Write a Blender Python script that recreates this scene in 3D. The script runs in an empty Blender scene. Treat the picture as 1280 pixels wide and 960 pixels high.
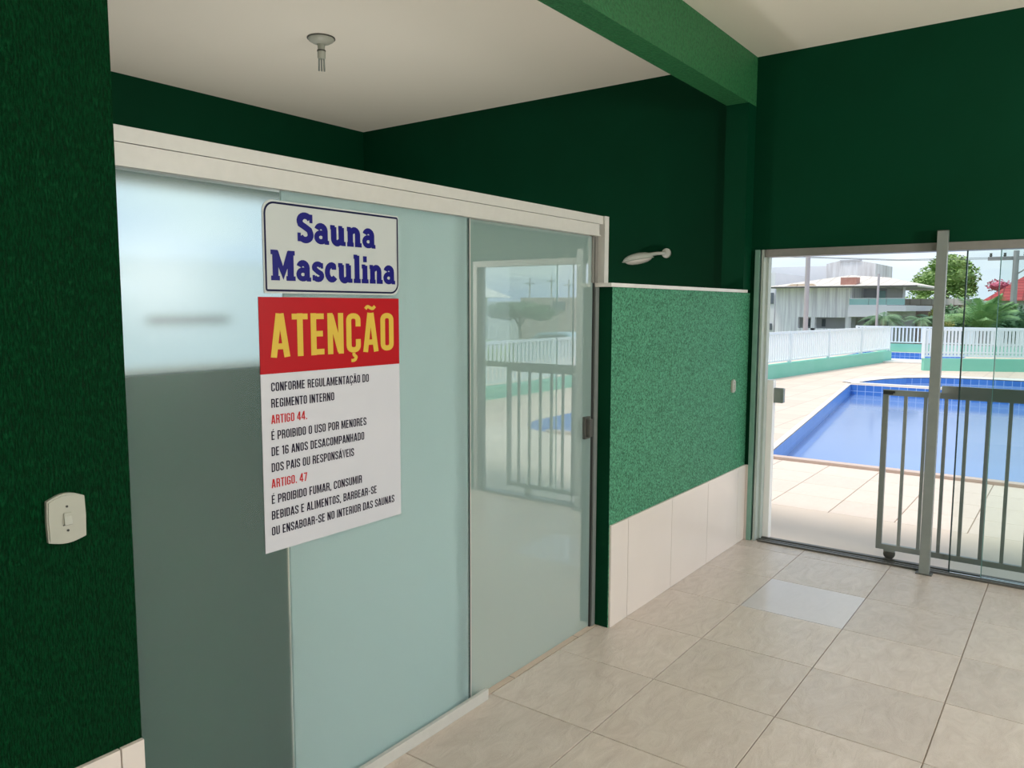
import bpy, math, random
from math import sin, cos, pi, radians
from mathutils import Vector, Matrix
random.seed(7)
S = bpy.context.scene
COL = S.collection

# ------------------------------------------------------------------ camera
cam_d = bpy.data.cameras.new('camera')
cam_d.sensor_width = 36.0
cam_d.sensor_fit = 'HORIZONTAL'
cam_d.lens = 973.88 * 36.0 / 1280.0
cam_d.clip_start = 0.05
cam_d.clip_end = 2000
cam = bpy.data.objects.new('camera', cam_d)
COL.objects.link(cam)
_yaw, _pit, _rol = 0.635271641, 0.0993238782, 0.00278233575
_f = Vector((cos(_yaw)*cos(_pit), sin(_yaw)*cos(_pit), -sin(_pit)))
_r = _f.cross(Vector((0, 0, 1))).normalized()
_u = _r.cross(_f)
_r2 = _r*cos(_rol) + _u*sin(_rol)
_u2 = -_r*sin(_rol) + _u*cos(_rol)
M = Matrix((_r2, _u2, -_f)).transposed().to_4x4()
M.translation = (0, 0, 1.5)
cam.matrix_world = M
S.camera = cam

# ------------------------------------------------------------------ view, sky, sun
S.view_settings.view_transform = 'Standard'
S.view_settings.look = 'None'
S.view_settings.gamma = 1
S.view_settings.use_curve_mapping = False
S.view_settings.exposure = 0.0
S.cycles.max_bounces = 14
S.cycles.diffuse_bounces = 8
S.cycles.transparent_max_bounces = 24
S.cycles.sample_clamp_indirect = 8

W = bpy.data.worlds.new('overcast_sky')
S.world = W
W.use_nodes = True
nt = W.node_tree
nt.nodes.clear()
def wn(t, **k):
    n = nt.nodes.new(t)
    for a, b in k.items(): setattr(n, a, b)
    return n
tc = wn('ShaderNodeTexCoord')
mp = wn('ShaderNodeMapping'); mp.inputs['Scale'].default_value = (1.0, 1.0, 3.2); mp.inputs['Location'].default_value = (0.35, 0.1, 0.0)
no = wn('ShaderNodeTexNoise'); no.inputs['Scale'].default_value = 2.6; no.inputs['Detail'].default_value = 7; no.inputs['Roughness'].default_value = 0.55
cr = wn('ShaderNodeValToRGB')
cr.color_ramp.elements[0].position = 0.36; cr.color_ramp.elements[0].color = (0.37, 0.48, 0.68, 1)
cr.color_ramp.elements[1].position = 0.62; cr.color_ramp.elements[1].color = (0.64, 0.71, 0.74, 1)
bg = wn('ShaderNodeBackground'); bg.inputs['Strength'].default_value = 1.55
wo = wn('ShaderNodeOutputWorld')
L = nt.links
L.new(tc.outputs['Generated'], mp.inputs['Vector']); L.new(mp.outputs['Vector'], no.inputs['Vector'])
L.new(no.outputs['Fac'], cr.inputs['Fac']); L.new(cr.outputs['Color'], bg.inputs['Color']); L.new(bg.outputs[0], wo.inputs[0])

sun_d = bpy.data.lights.new('hazy_sun', 'SUN'); sun_d.energy = 2.9; sun_d.angle = radians(12); sun_d.color = (1.0, 0.93, 0.84)
sun = bpy.data.objects.new('hazy_sun', sun_d); COL.objects.link(sun)
sun.rotation_euler = Vector((-0.22, 0.30, 1.0)).to_track_quat('Z', 'Y').to_euler()

# unseen fill lights added to brighten the hall, the glass front and lobby
def fill_light(name, loc, r, e, col=(1, 0.96, 0.91)):
    d = bpy.data.lights.new(name, 'POINT'); d.shadow_soft_size = r; d.energy = e; d.color = col
    o = bpy.data.objects.new(name, d); COL.objects.link(o); o.location = loc
    return o
HALL_FILL = fill_light('hall_fill_light', (-0.6, -2.2, 2.1), 0.2, 190)
HALL_FILL_2 = fill_light('hall_fill_light', (3.3, -2.4, 1.7), 0.2, 180)
ALC_FILL = fill_light('lobby_fill_light', (2.9, 3.4, 0.9), 0.15, 55)

# ------------------------------------------------------------------ materials
def mat(name, col=(0.8, 0.8, 0.8), rough=0.5, metal=0.0, spec=0.5, noise=None, bump=None, coat=0.0):
    """noise=(scale, amount, colour2)  bump=(scale, strength, distance[, detail])"""
    m = bpy.data.materials.new(name); m.use_nodes = True
    t = m.node_tree; b = t.nodes['Principled BSDF']
    b.inputs['Base Color'].default_value = (*col, 1); b.inputs['Roughness'].default_value = rough
    b.inputs['Metallic'].default_value = metal; b.inputs['Specular IOR Level'].default_value = spec
    b.inputs['Coat Weight'].default_value = coat
    co = t.nodes.new('ShaderNodeTexCoord')
    if noise:
        n = t.nodes.new('ShaderNodeTexNoise'); n.inputs['Scale'].default_value = noise[0]; n.inputs['Detail'].default_value = 6
        t.links.new(co.outputs['Object'], n.inputs['Vector'])
        r = t.nodes.new('ShaderNodeMapRange'); r.inputs['From Min'].default_value = 0.35; r.inputs['From Max'].default_value = 0.65
        r.inputs['To Max'].default_value = noise[1]
        x = t.nodes.new('ShaderNodeMix'); x.data_type = 'RGBA'
        x.inputs['A'].default_value = (*col, 1); x.inputs['B'].default_value = (*noise[2], 1)
        t.links.new(n.outputs['Fac'], r.inputs['Value']); t.links.new(r.outputs[0], x.inputs['Factor'])
        t.links.new(x.outputs['Result'], b.inputs['Base Color'])
    if bump:
        n2 = t.nodes.new('ShaderNodeTexNoise'); n2.inputs['Scale'].default_value = bump[0]
        n2.inputs['Detail'].default_value = bump[3] if len(bump) > 3 else 3
        t.links.new(co.outputs['Object'], n2.inputs['Vector'])
        bp = t.nodes.new('ShaderNodeBump'); bp.inputs['Strength'].default_value = bump[1]; bp.inputs['Distance'].default_value = bump[2]
        t.links.new(n2.outputs['Fac'], bp.inputs['Height']); t.links.new(bp.outputs[0], b.inputs['Normal'])
    return m

def plaster(name, col, col2, bscale, stretch, strength, dist, rough, spec=0.5):
    """combed textured wall paint: anisotropic relief plus colour grain"""
    m = bpy.data.materials.new(name); m.use_nodes = True
    t = m.node_tree; b = t.nodes['Principled BSDF']; b.inputs['Roughness'].default_value = rough
    b.inputs['Specular IOR Level'].default_value = spec
    co = t.nodes.new('ShaderNodeTexCoord'); mp = t.nodes.new('ShaderNodeMapping'); mp.inputs['Scale'].default_value = stretch
    n = t.nodes.new('ShaderNodeTexNoise'); n.inputs['Scale'].default_value = bscale; n.inputs['Detail'].default_value = 3; n.inputs['Roughness'].default_value = 0.6
    t.links.new(co.outputs['Object'], mp.inputs[0]); t.links.new(mp.outputs[0], n.inputs['Vector'])
    r = t.nodes.new('ShaderNodeMapRange'); r.inputs['From Min'].default_value = 0.36; r.inputs['From Max'].default_value = 0.64
    x = t.nodes.new('ShaderNodeMix'); x.data_type = 'RGBA'; x.inputs['A'].default_value = (*col, 1); x.inputs['B'].default_value = (*col2, 1)
    t.links.new(n.outputs['Fac'], r.inputs['Value']); t.links.new(r.outputs[0], x.inputs['Factor']); t.links.new(x.outputs['Result'], b.inputs['Base Color'])
    bp = t.nodes.new('ShaderNodeBump'); bp.inputs['Strength'].default_value = strength; bp.inputs['Distance'].default_value = dist
    t.links.new(r.outputs[0], bp.inputs['Height']); t.links.new(bp.outputs[0], b.inputs['Normal'])
    return m

GREEN = (0.0035, 0.062, 0.024)
m_green_comb = plaster('dark_green_combed_paint', (0.0000, 0.019, 0.005), (0.0006, 0.052, 0.015), 260, (1, 1, 0.25), 0.8, 0.005, 0.5, 0.07)
m_green_flat = mat('dark_green_smooth_paint', (0.0002, 0.039, 0.016), 0.6, spec=0.09, noise=(3, 0.5, (0.0001, 0.032, 0.012)), bump=(60, 0.15, 0.002))
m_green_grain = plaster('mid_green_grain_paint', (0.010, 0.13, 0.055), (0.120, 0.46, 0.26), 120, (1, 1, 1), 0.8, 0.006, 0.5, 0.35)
m_green_beam = plaster('beam_green_paint', (0.014, 0.115, 0.038), (0.032, 0.190, 0.070), 60, (1, 1, 1), 0.6, 0.005, 0.5, 0.4)
m_ceiling = mat('ceiling_white_paint', (0.86, 0.82, 0.73), 0.9, spec=0.1, bump=(6, 0.08, 0.01))
m_white_tile = mat('white_wall_tile', (0.78, 0.71, 0.66), 0.22, spec=0.5, noise=(2.5, 0.5, (0.74, 0.67, 0.61)))
m_grout = mat('tile_grout', (0.30, 0.25, 0.20), 0.9)
m_alu = mat('white_painted_aluminium', (0.58, 0.58, 0.55), 0.35, noise=(40, 0.4, (0.53, 0.53, 0.50)))
m_alu_grey = mat('grey_aluminium', (0.25, 0.245, 0.225), 0.4, metal=0.2, noise=(30, 0.4, (0.21, 0.21, 0.195)))
m_steel = mat('satin_metal', (0.27, 0.30, 0.285), 0.4, metal=0.25, noise=(25, 0.4, (0.23, 0.26, 0.245)))
m_dark = mat('dark_plastic', (0.03, 0.032, 0.03), 0.4)
m_chan = mat('dark_metal_channel', (0.11, 0.11, 0.10), 0.45, metal=0.4)
m_marble = mat('white_marble', (0.72, 0.70, 0.66), 0.25, noise=(9, 0.6, (0.60, 0.58, 0.55)))
m_plastic = mat('cream_plastic', (0.42, 0.43, 0.37), 0.4, noise=(20, 0.3, (0.39, 0.40, 0.34)))
m_lampwhite = mat('grey_white_enamel', (0.55, 0.58, 0.52), 0.35, noise=(15, 0.5, (0.5, 0.48, 0.45)))
m_bulb = mat('lamp_diffuser', (0.66, 0.62, 0.57), 0.3, noise=(15, 0.3, (0.6, 0.57, 0.52)))
m_paper = mat('white_print_paper', (0.60, 0.61, 0.66), 0.4, spec=0.2, noise=(5, 0.3, (0.57, 0.59, 0.64)))
m_signw = mat('white_sign_vinyl', (0.52, 0.56, 0.55), 0.4, spec=0.2, noise=(5, 0.3, (0.49, 0.53, 0.53)))
m_red = mat('red_print', (0.42, 0.009, 0.014), 0.38, spec=0.12, noise=(5, 0.3, (0.38, 0.008, 0.012)))
m_yellow = mat('yellow_print', (0.66, 0.46, 0.065), 0.4, spec=0.12, noise=(5, 0.3, (0.60, 0.42, 0.06)))
m_blue = mat('navy_blue_print', (0.010, 0.010, 0.16), 0.35, spec=0.12, noise=(5, 0.3, (0.012, 0.012, 0.17)))
m_line = mat('navy_border_print', (0.006, 0.008, 0.045), 0.5, spec=0.12, noise=(5, 0.3, (0.008, 0.01, 0.05)))
m_ink = mat('near_black_print', (0.012, 0.009, 0.026), 0.5, spec=0.12, noise=(5, 0.3, (0.015, 0.012, 0.03)))
m_redtext = mat('red_print_text', (0.50, 0.02, 0.025), 0.5, spec=0.12, noise=(5, 0.3, (0.45, 0.02, 0.02)))

def tile_mat(name, c1, c2, rough, bump_s, rvar=0.06):
    m = bpy.data.materials.new(name); m.use_nodes = True
    t = m.node_tree; b = t.nodes['Principled BSDF']; b.inputs['Specular IOR Level'].default_value = 0.5
    g = t.nodes.new('ShaderNodeNewGeometry'); oi = t.nodes.new('ShaderNodeObjectInfo')
    rv = t.nodes.new('ShaderNodeMath'); rv.operation = 'MULTIPLY'; rv.inputs[1].default_value = 37.0
    t.links.new(oi.outputs['Random'], rv.inputs[0])
    mp = t.nodes.new('ShaderNodeMapping'); mp.inputs['Scale'].default_value = (1.0, 2.2, 1)
    rt = t.nodes.new('ShaderNodeCombineXYZ'); t.links.new(rv.outputs[0], rt.inputs[2])
    t.links.new(rt.outputs[0], mp.inputs['Rotation'])
    t.links.new(g.outputs['Position'], mp.inputs['Vector'])
    n = t.nodes.new('ShaderNodeTexNoise'); n.inputs['Scale'].default_value = 6.5; n.inputs['Detail'].default_value = 9; n.inputs['Roughness'].default_value = 0.68
    n.inputs['Distortion'].default_value = 1.4
    t.links.new(mp.outputs[0], n.inputs['Vector'])
    x = t.nodes.new('ShaderNodeMix'); x.data_type = 'RGBA'; x.inputs['A'].default_value = (*c1, 1); x.inputs['B'].default_value = (*c2, 1)
    t.links.new(n.outputs['Fac'], x.inputs['Factor'])
    br = t.nodes.new('ShaderNodeHueSaturation'); vm = t.nodes.new('ShaderNodeMapRange')
    vm.inputs['To Min'].default_value = 1 - rvar; vm.inputs['To Max'].default_value = 1 + rvar
    t.links.new(oi.outputs['Random'], vm.inputs['Value']); t.links.new(vm.outputs[0], br.inputs['Value'])
    t.links.new(x.outputs['Result'], br.inputs['Color']); t.links.new(br.outputs[0], b.inputs['Base Color'])
    b.inputs['Roughness'].default_value = rough
    bp = t.nodes.new('ShaderNodeBump'); bp.inputs['Strength'].default_value = bump_s; bp.inputs['Distance'].default_value = 0.012
    t.links.new(n.outputs['Fac'], bp.inputs['Height']); t.links.new(bp.outputs[0], b.inputs['Normal'])
    return m
m_floor_tile = tile_mat('beige_floor_tile', (0.47, 0.39, 0.325), (0.75, 0.67, 0.60), 0.20, 0.5)
m_smooth_tile = tile_mat('smooth_pale_tile', (0.60, 0.57, 0.58), (0.70, 0.66, 0.68), 0.07, 0.06)
m_deck_tile = tile_mat('pink_deck_tile', (0.68, 0.56, 0.47), (0.80, 0.69, 0.60), 0.7, 0.15, 0.03)

def brick_mat(name, col, col2, grout, w, h, size, rough=0.5, off=0.0, rot=(0, 0, 0), bump=False):
    m = bpy.data.materials.new(name); m.use_nodes = True
    t = m.node_tree; b = t.nodes['Principled BSDF']; b.inputs['Roughness'].default_value = rough
    g = t.nodes.new('ShaderNodeNewGeometry'); mp = t.nodes.new('ShaderNodeMapping'); mp.inputs['Rotation'].default_value = rot
    k = t.nodes.new('ShaderNodeTexBrick'); k.offset = off; k.inputs['Scale'].default_value = 1
    k.inputs['Color1'].default_value = (*col, 1); k.inputs['Color2'].default_value = (*col2, 1); k.inputs['Mortar'].default_value = (*grout, 1)
    k.inputs['Brick Width'].default_value = w; k.inputs['Row Height'].default_value = h; k.inputs['Mortar Size'].default_value = size
    t.links.new(g.outputs['Position'], mp.inputs[0]); t.links.new(mp.outputs[0], k.inputs['Vector']); t.links.new(k.outputs['Color'], b.inputs['Base Color'])
    return m
m_floor_far = brick_mat('floor_tile_far', (0.55, 0.45, 0.36), (0.60, 0.50, 0.41), (0.3, 0.25, 0.2), 0.489, 0.489, 0.003, 0.35)
m_deck_far = brick_mat('deck_tile_far', (0.68, 0.54, 0.45), (0.73, 0.60, 0.50), (0.48, 0.38, 0.32), 0.45, 0.45, 0.006, 0.8)
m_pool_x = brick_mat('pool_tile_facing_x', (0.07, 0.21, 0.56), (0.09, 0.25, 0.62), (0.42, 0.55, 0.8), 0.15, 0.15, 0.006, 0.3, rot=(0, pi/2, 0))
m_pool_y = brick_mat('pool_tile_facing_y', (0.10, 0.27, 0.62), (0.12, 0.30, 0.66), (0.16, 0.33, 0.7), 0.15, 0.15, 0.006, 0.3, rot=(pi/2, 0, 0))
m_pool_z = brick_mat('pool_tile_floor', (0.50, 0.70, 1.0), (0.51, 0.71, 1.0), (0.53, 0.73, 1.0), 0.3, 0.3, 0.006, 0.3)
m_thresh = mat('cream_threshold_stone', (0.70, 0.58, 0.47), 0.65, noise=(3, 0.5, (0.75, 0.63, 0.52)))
m_coping = mat('pale_pink_coping', (0.60, 0.46, 0.40), 0.6, noise=(4, 0.5, (0.66, 0.53, 0.46)))
m_coping_w = mat('white_coping', (0.78, 0.76, 0.72), 0.6, noise=(4, 0.5, (0.7, 0.69, 0.66)))
m_aqua = mat('aqua_green_wall_paint', (0.22, 0.60, 0.46), 0.7, noise=(2, 0.5, (0.28, 0.64, 0.52)))
m_fence = mat('white_painted_fence', (0.82, 0.88, 0.90), 0.45, noise=(3, 0.3, (0.78, 0.85, 0.88)))
m_stain = mat('stained_white_wall', (0.56, 0.56, 0.58), 0.9, noise=(1.2, 0.9, (0.42, 0.42, 0.46)))
def streak_mat(name, c1, c2, sx, sz):
    m = bpy.data.materials.new(name); m.use_nodes = True
    t = m.node_tree; b = t.nodes['Principled BSDF']; b.inputs['Roughness'].default_value = 0.9
    co = t.nodes.new('ShaderNodeTexCoord'); mp = t.nodes.new('ShaderNodeMapping'); mp.inputs['Scale'].default_value = (sx, sx, sz)
    n = t.nodes.new('ShaderNodeTexNoise'); n.inputs['Scale'].default_value = 1; n.inputs['Detail'].default_value = 6; n.inputs['Roughness'].default_value = 0.65
    r = t.nodes.new('ShaderNodeValToRGB'); r.color_ramp.elements[0].position = 0.38; r.color_ramp.elements[1].position = 0.60
    r.color_ramp.elements[0].color = (*c2, 1); r.color_ramp.elements[1].color = (*c1, 1)
    t.links.new(co.outputs['Object'], mp.inputs[0]); t.links.new(mp.outputs[0], n.inputs['Vector']); t.links.new(n.outputs['Fac'], r.inputs['Fac']); t.links.new(r.outputs[0], b.inputs['Base Color'])
    return m
m_streak = streak_mat('rain_streaked_white_wall', (0.94, 0.94, 0.97), (0.64, 0.62, 0.68), 10.0, 0.35)
m_streak2 = streak_mat('mould_streaked_parapet', (0.84, 0.83, 0.85), (0.60, 0.57, 0.57), 3, 0.3)
m_house = mat('white_house_paint', (0.82, 0.82, 0.85), 0.8, noise=(0.7, 0.5, (0.74, 0.74, 0.78)))
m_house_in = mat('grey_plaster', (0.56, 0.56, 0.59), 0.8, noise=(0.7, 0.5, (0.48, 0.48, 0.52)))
m_roofw = brick_mat('pale_roof_tile', (0.72, 0.69, 0.63), (0.64, 0.60, 0.54), (0.52, 0.47, 0.42), 0.3, 0.45, 0.03, 0.8)
m_rooforange = brick_mat('faded_orange_roof_tile', (0.60, 0.44, 0.30), (0.68, 0.55, 0.42), (0.40, 0.3, 0.22), 0.3, 0.45, 0.03, 0.8)
m_redroof = brick_mat('red_roof_tile', (0.45, 0.05, 0.06), (0.52, 0.09, 0.09), (0.25, 0.04, 0.04), 0.4, 0.5, 0.04, 0.8)
m_brickred = mat('bare_pink_brick', (0.42, 0.20, 0.16), 0.9, noise=(6, 0.6, (0.52, 0.30, 0.25)))
m_pinkb = mat('pink_beige_render', (0.55, 0.42, 0.38), 0.9, noise=(1, 0.5, (0.48, 0.38, 0.35)))
m_win = mat('dark_window_glass', (0.12, 0.14, 0.17), 0.2, noise=(1, 0.5, (0.16, 0.19, 0.22)))
m_balg = mat('green_balcony_glass', (0.32, 0.56, 0.54), 0.15, noise=(1, 0.5, (0.25, 0.48, 0.46)))
m_concrete = mat('pale_concrete', (0.48, 0.44, 0.45), 0.85, noise=(3, 0.6, (0.42, 0.38, 0.40)))
m_cable = mat('black_cable', (0.10, 0.10, 0.11), 0.7)
m_grass = mat('rough_grass', (0.10, 0.19, 0.045), 0.9, noise=(0.5, 0.9, (0.19, 0.24, 0.08)), bump=(20, 0.5, 0.05))
m_leaf1 = mat('mid_green_leaves', (0.17, 0.31, 0.08), 0.6, noise=(0.9, 0.9, (0.32, 0.45, 0.15)))
m_leaf2 = mat('yellow_green_leaves', (0.33, 0.42, 0.1), 0.6, noise=(1.2, 0.9, (0.52, 0.46, 0.18)))
m_leaf3 = mat('dark_green_leaves', (0.07, 0.17, 0.09), 0.6, noise=(1.2, 0.9, (0.15, 0.27, 0.13)))
m_palm = mat('palm_frond_green', (0.18, 0.36, 0.14), 0.5, noise=(2, 0.9, (0.34, 0.52, 0.22)))
m_palm2 = mat('olive_palm_frond', (0.11, 0.22, 0.12), 0.5, noise=(2, 0.9, (0.2, 0.33, 0.16)))
m_bark = mat('grey_brown_bark', (0.20, 0.16, 0.13), 0.9, noise=(8, 0.8, (0.30, 0.26, 0.22)), bump=(15, 0.6, 0.02))
m_pinkflower = mat('pink_blossom', (0.55, 0.10, 0.18), 0.7, noise=(2, 0.8, (0.65, 0.2, 0.28)))
m_carp = mat('light_blue_car_paint', (0.35, 0.52, 0.58), 0.3, noise=(1, 0.3, (0.4, 0.55, 0.6)))

def pane_mat(name, tint, ior, rough=0.0):
    m = bpy.data.materials.new(name); m.use_nodes = True
    t = m.node_tree; t.nodes.clear()
    o = t.nodes.new('ShaderNodeOutputMaterial'); x = t.nodes.new('ShaderNodeMixShader'); f = t.nodes.new('ShaderNodeFresnel')
    f.inputs['IOR'].default_value = ior
    a = t.nodes.new('ShaderNodeBsdfTransparent'); a.inputs[0].default_value = (*tint, 1)
    g = t.nodes.new('ShaderNodeBsdfGlossy'); g.inputs['Roughness'].default_value = rough
    t.links.new(f.outputs[0], x.inputs[0]); t.links.new(a.outputs[0], x.inputs[1]); t.links.new(g.outputs[0], x.inputs[2]); t.links.new(x.outputs[0], o.inputs[0])
    return m, t, g
m_pane = pane_mat('clear_door_glass', (0.94, 0.975, 0.965), 1.45)[0]
m_water, _t, _g = pane_mat('pool_water', (0.86, 0.94, 1.0), 1.33, 0.10)
_tr = [n for n in _t.nodes if n.type == 'BSDF_TRANSPARENT'][0]; _mx = [n for n in _t.nodes if n.type == 'MIX_SHADER'][0]
_df = _t.nodes.new('ShaderNodeBsdfDiffuse'); _df.inputs[0].default_value = (0.27, 0.44, 0.82, 1)      # slightly milky water body
_m2 = _t.nodes.new('ShaderNodeMixShader'); _m2.inputs[0].default_value = 0.68
_t.links.new(_tr.outputs[0], _m2.inputs[1]); _t.links.new(_df.outputs[0], _m2.inputs[2]); _t.links.new(_m2.outputs[0], _mx.inputs[1])
_c = _t.nodes.new('ShaderNodeTexCoord'); _n = _t.nodes.new('ShaderNodeTexNoise'); _n.inputs['Scale'].default_value = 2.2; _n.inputs['Detail'].default_value = 3
_b = _t.nodes.new('ShaderNodeBump'); _b.inputs['Strength'].default_value = 0.04; _b.inputs['Distance'].default_value = 0.05
_t.links.new(_c.outputs['Object'], _n.inputs['Vector']); _t.links.new(_n.outputs['Fac'], _b.inputs['Height']); _t.links.new(_b.outputs[0], _g.inputs['Normal'])

def frost_sharp():     # sliding leaf: frosted at the back, polished in front
    m = bpy.data.materials.new('frosted_glass_polished_front'); m.use_nodes = True
    t = m.node_tree; t.nodes.clear()
    o = t.nodes.new('ShaderNodeOutputMaterial'); x = t.nodes.new('ShaderNodeMixShader'); f = t.nodes.new('ShaderNodeFresnel'); f.inputs['IOR'].default_value = 6.0
    d = t.nodes.new('ShaderNodeBsdfDiffuse'); d.inputs[0].default_value = (0.60, 0.82, 0.78, 1)
    tr = t.nodes.new('ShaderNodeBsdfTranslucent'); tr.inputs[0].default_value = (0.55, 0.75, 0.70, 1)
    y = t.nodes.new('ShaderNodeMixShader'); y.inputs[0].default_value = 0.35
    g = t.nodes.new('ShaderNodeBsdfGlossy'); g.inputs['Roughness'].default_value = 0.0
    t.links.new(d.outputs[0], y.inputs[1]); t.links.new(tr.outputs[0], y.inputs[2])
    t.links.new(f.outputs[0], x.inputs[0]); t.links.new(y.outputs[0], x.inputs[1]); t.links.new(g.outputs[0], x.inputs[2]); t.links.new(x.outputs[0], o.inputs[0])
    return m
def frost_matt():
    m = bpy.data.materials.new('matt_frosted_glass'); m.use_nodes = True
    t = m.node_tree; t.nodes.clear()
    o = t.nodes.new('ShaderNodeOutputMaterial'); d = t.nodes.new('ShaderNodeBsdfDiffuse'); d.inputs[0].default_value = (0.88, 0.94, 0.94, 1)
    tr = t.nodes.new('ShaderNodeBsdfTranslucent'); tr.inputs[0].default_value = (0.80, 0.92, 0.93, 1)
    y = t.nodes.new('ShaderNodeMixShader'); y.inputs[0].default_value = 0.45
    t.links.new(d.outputs[0], y.inputs[1]); t.links.new(tr.outputs[0], y.inputs[2]); t.links.new(y.outputs[0], o.inputs[0])
    return m
m_leafC = frost_matt()
def frost_satin():     # fixed leaf: satin face, lets blurred shapes through
    m = bpy.data.materials.new('satin_glass'); m.use_nodes = True
    t = m.node_tree; t.nodes.clear()
    o = t.nodes.new('ShaderNodeOutputMaterial'); x = t.nodes.new('ShaderNodeMixShader'); x.inputs[0].default_value = 0.16
    r = t.nodes.new('ShaderNodeBsdfRefraction'); r.inputs['IOR'].default_value = 1.45; r.inputs['Roughness'].default_value = 0.15; r.inputs['Color'].default_value = (0.92, 0.96, 0.97, 1)
    d = t.nodes.new('ShaderNodeBsdfDiffuse'); d.inputs[0].default_value = (0.50, 0.72, 0.69, 1)
    f = t.nodes.new('ShaderNodeFresnel'); f.inputs['IOR'].default_value = 1.4
    g = t.nodes.new('ShaderNodeBsdfGlossy'); g.inputs['Roughness'].default_value = 0.25
    z = t.nodes.new('ShaderNodeMixShader')
    t.links.new(r.outputs[0], x.inputs[1]); t.links.new(d.outputs[0], x.inputs[2])
    t.links.new(f.outputs[0], z.inputs[0]); t.links.new(x.outputs[0], z.inputs[1]); t.links.new(g.outputs[0], z.inputs[2]); t.links.new(z.outputs[0], o.inputs[0])
    m2 = bpy.data.materials.new('glass_back_face'); m2.use_nodes = True
    t = m2.node_tree; t.nodes.clear()
    o = t.nodes.new('ShaderNodeOutputMaterial'); r = t.nodes.new('ShaderNodeBsdfRefraction'); r.inputs['IOR'].default_value = 1.45; r.inputs['Roughness'].default_value = 0.0
    r.inputs['Color'].default_value = (0.95, 0.99, 0.98, 1)
    t.links.new(r.outputs[0], o.inputs[0])
    return m, m2
m_leafB = frost_sharp()
m_leafA, m_leafA_back = frost_satin()
m_edge = mat('green_glass_edge', (0.035, 0.06, 0.06), 0.2)

# ------------------------------------------------------------------ mesh helpers
class MB:
    def __init__(s): s.v = []; s.f = []; s.mi = []
    def add(s, vs, fs, mi=0):
        b = len(s.v); s.v += [tuple(p) for p in vs]; s.f += [tuple(i+b for i in f) for f in fs]; s.mi += [mi]*len(fs); return s
    def box(s, x0, x1, y0, y1, z0, z1, mi=0):
        v = [(x, y, z) for z in (z0, z1) for y in (y0, y1) for x in (x0, x1)]
        return s.add(v, [(0, 2, 3, 1), (4, 5, 7, 6), (0, 1, 5, 4), (2, 6, 7, 3), (0, 4, 6, 2), (1, 3, 7, 5)], mi)
    def bbox(s, x0, x1, y0, y1, z0, z1, c=0.003):
        """box with chamfered top edges"""
        v = [(x, y, z0) for y in (y0, y1) for x in (x0, x1)] + [(x, y, z1-c) for y in (y0, y1) for x in (x0, x1)] + \
            [(x, y, z1) for y in (y0+c, y1-c) for x in (x0+c, x1-c)]
        return s.add(v, [(0, 2, 3, 1), (0, 1, 5, 4), (2, 6, 7, 3), (0, 4, 6, 2), (1, 3, 7, 5), (4, 5, 9, 8), (6, 10, 11, 7), (4, 8, 10, 6), (5, 7, 11, 9), (8, 9, 11, 10)])
    def bar(s, a, b, w, h=None, up=(0, 0, 1)):
        a = Vector(a); b = Vector(b); h = h or w
        d = (b-a).normalized(); u = Vector(up)
        if abs(d.dot(u)) > 0.98: u = Vector((1, 0, 0))
        r = d.cross(u).normalized()*w/2; u = r.cross(d).normalized()*h/2
        v = [p+i*r+j*u for p in (a, b) for i, j in ((-1, -1), (1, -1), (1, 1), (-1, 1))]
        return s.add(v, [(0, 1, 2, 3), (7, 6, 5, 4), (0, 4, 5, 1), (1, 5, 6, 2), (2, 6, 7, 3), (3, 7, 4, 0)])
    def tube(s, pts, rads, n=10, cap=True):
        pts = [Vector(p) for p in pts]
        if not isinstance(rads, (list, tuple)): rads = [rads]*len(pts)
        vs = []; fs = []
        for i, p in enumerate(pts):
            d = (pts[min(i+1, len(pts)-1)]-pts[max(i-1, 0)]).normalized()
            u = Vector((0, 0, 1)) if abs(d.z) < 0.95 else Vector((1, 0, 0))
            r = d.cross(u).normalized(); u = r.cross(d)
            for k in range(n):
                a = 2*pi*k/n; vs.append(p+(r*cos(a)+u*sin(a))*rads[i])
        for i in range(len(pts)-1):
            for k in range(n): fs.append((i*n+k, i*n+(k+1) % n, (i+1)*n+(k+1) % n, (i+1)*n+k))
        if cap: fs += [tuple(range(n))[::-1], tuple(range((len(pts)-1)*n, len(pts)*n))]
        return s.add(vs, fs)
    def lathe(s, c, prof, n=24, axis='z'):
        vs = []; fs = []
        for r, h in prof:
            for k in range(n):
                a = 2*pi*k/n
                p = {'z': (c[0]+r*cos(a), c[1]+r*sin(a), c[2]+h), 'x': (c[0]+h, c[1]+r*cos(a), c[2]+r*sin(a)), 'y': (c[0]+r*cos(a), c[1]+h, c[2]+r*sin(a))}[axis]
                vs.append(p)
        for i in range(len(prof)-1):
            for k in range(n): fs.append((i*n+k, i*n+(k+1) % n, (i+1)*n+(k+1) % n, (i+1)*n+k))
        fs += [tuple(range(n))[::-1], tuple(range((len(prof)-1)*n, len(prof)*n))]
        return s.add(vs, fs)
    def prism(s, poly, y0, y1, axis='y'):
        """polygon in (x,z) extruded along y (or (y,z) along x, or (x,y) along z)"""
        n = len(poly)
        def P(a, b, t): return {'y': (a, t, b), 'x': (t, a, b), 'z': (a, b, t)}[axis]
        v = [P(a, b, y0) for a, b in poly]+[P(a, b, y1) for a, b in poly]
        return s.add(v, [tuple(range(n)), tuple(range(n, 2*n))[::-1]]+[(i, i+n, (i+1) % n+n, (i+1) % n) for i in range(n)])

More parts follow.
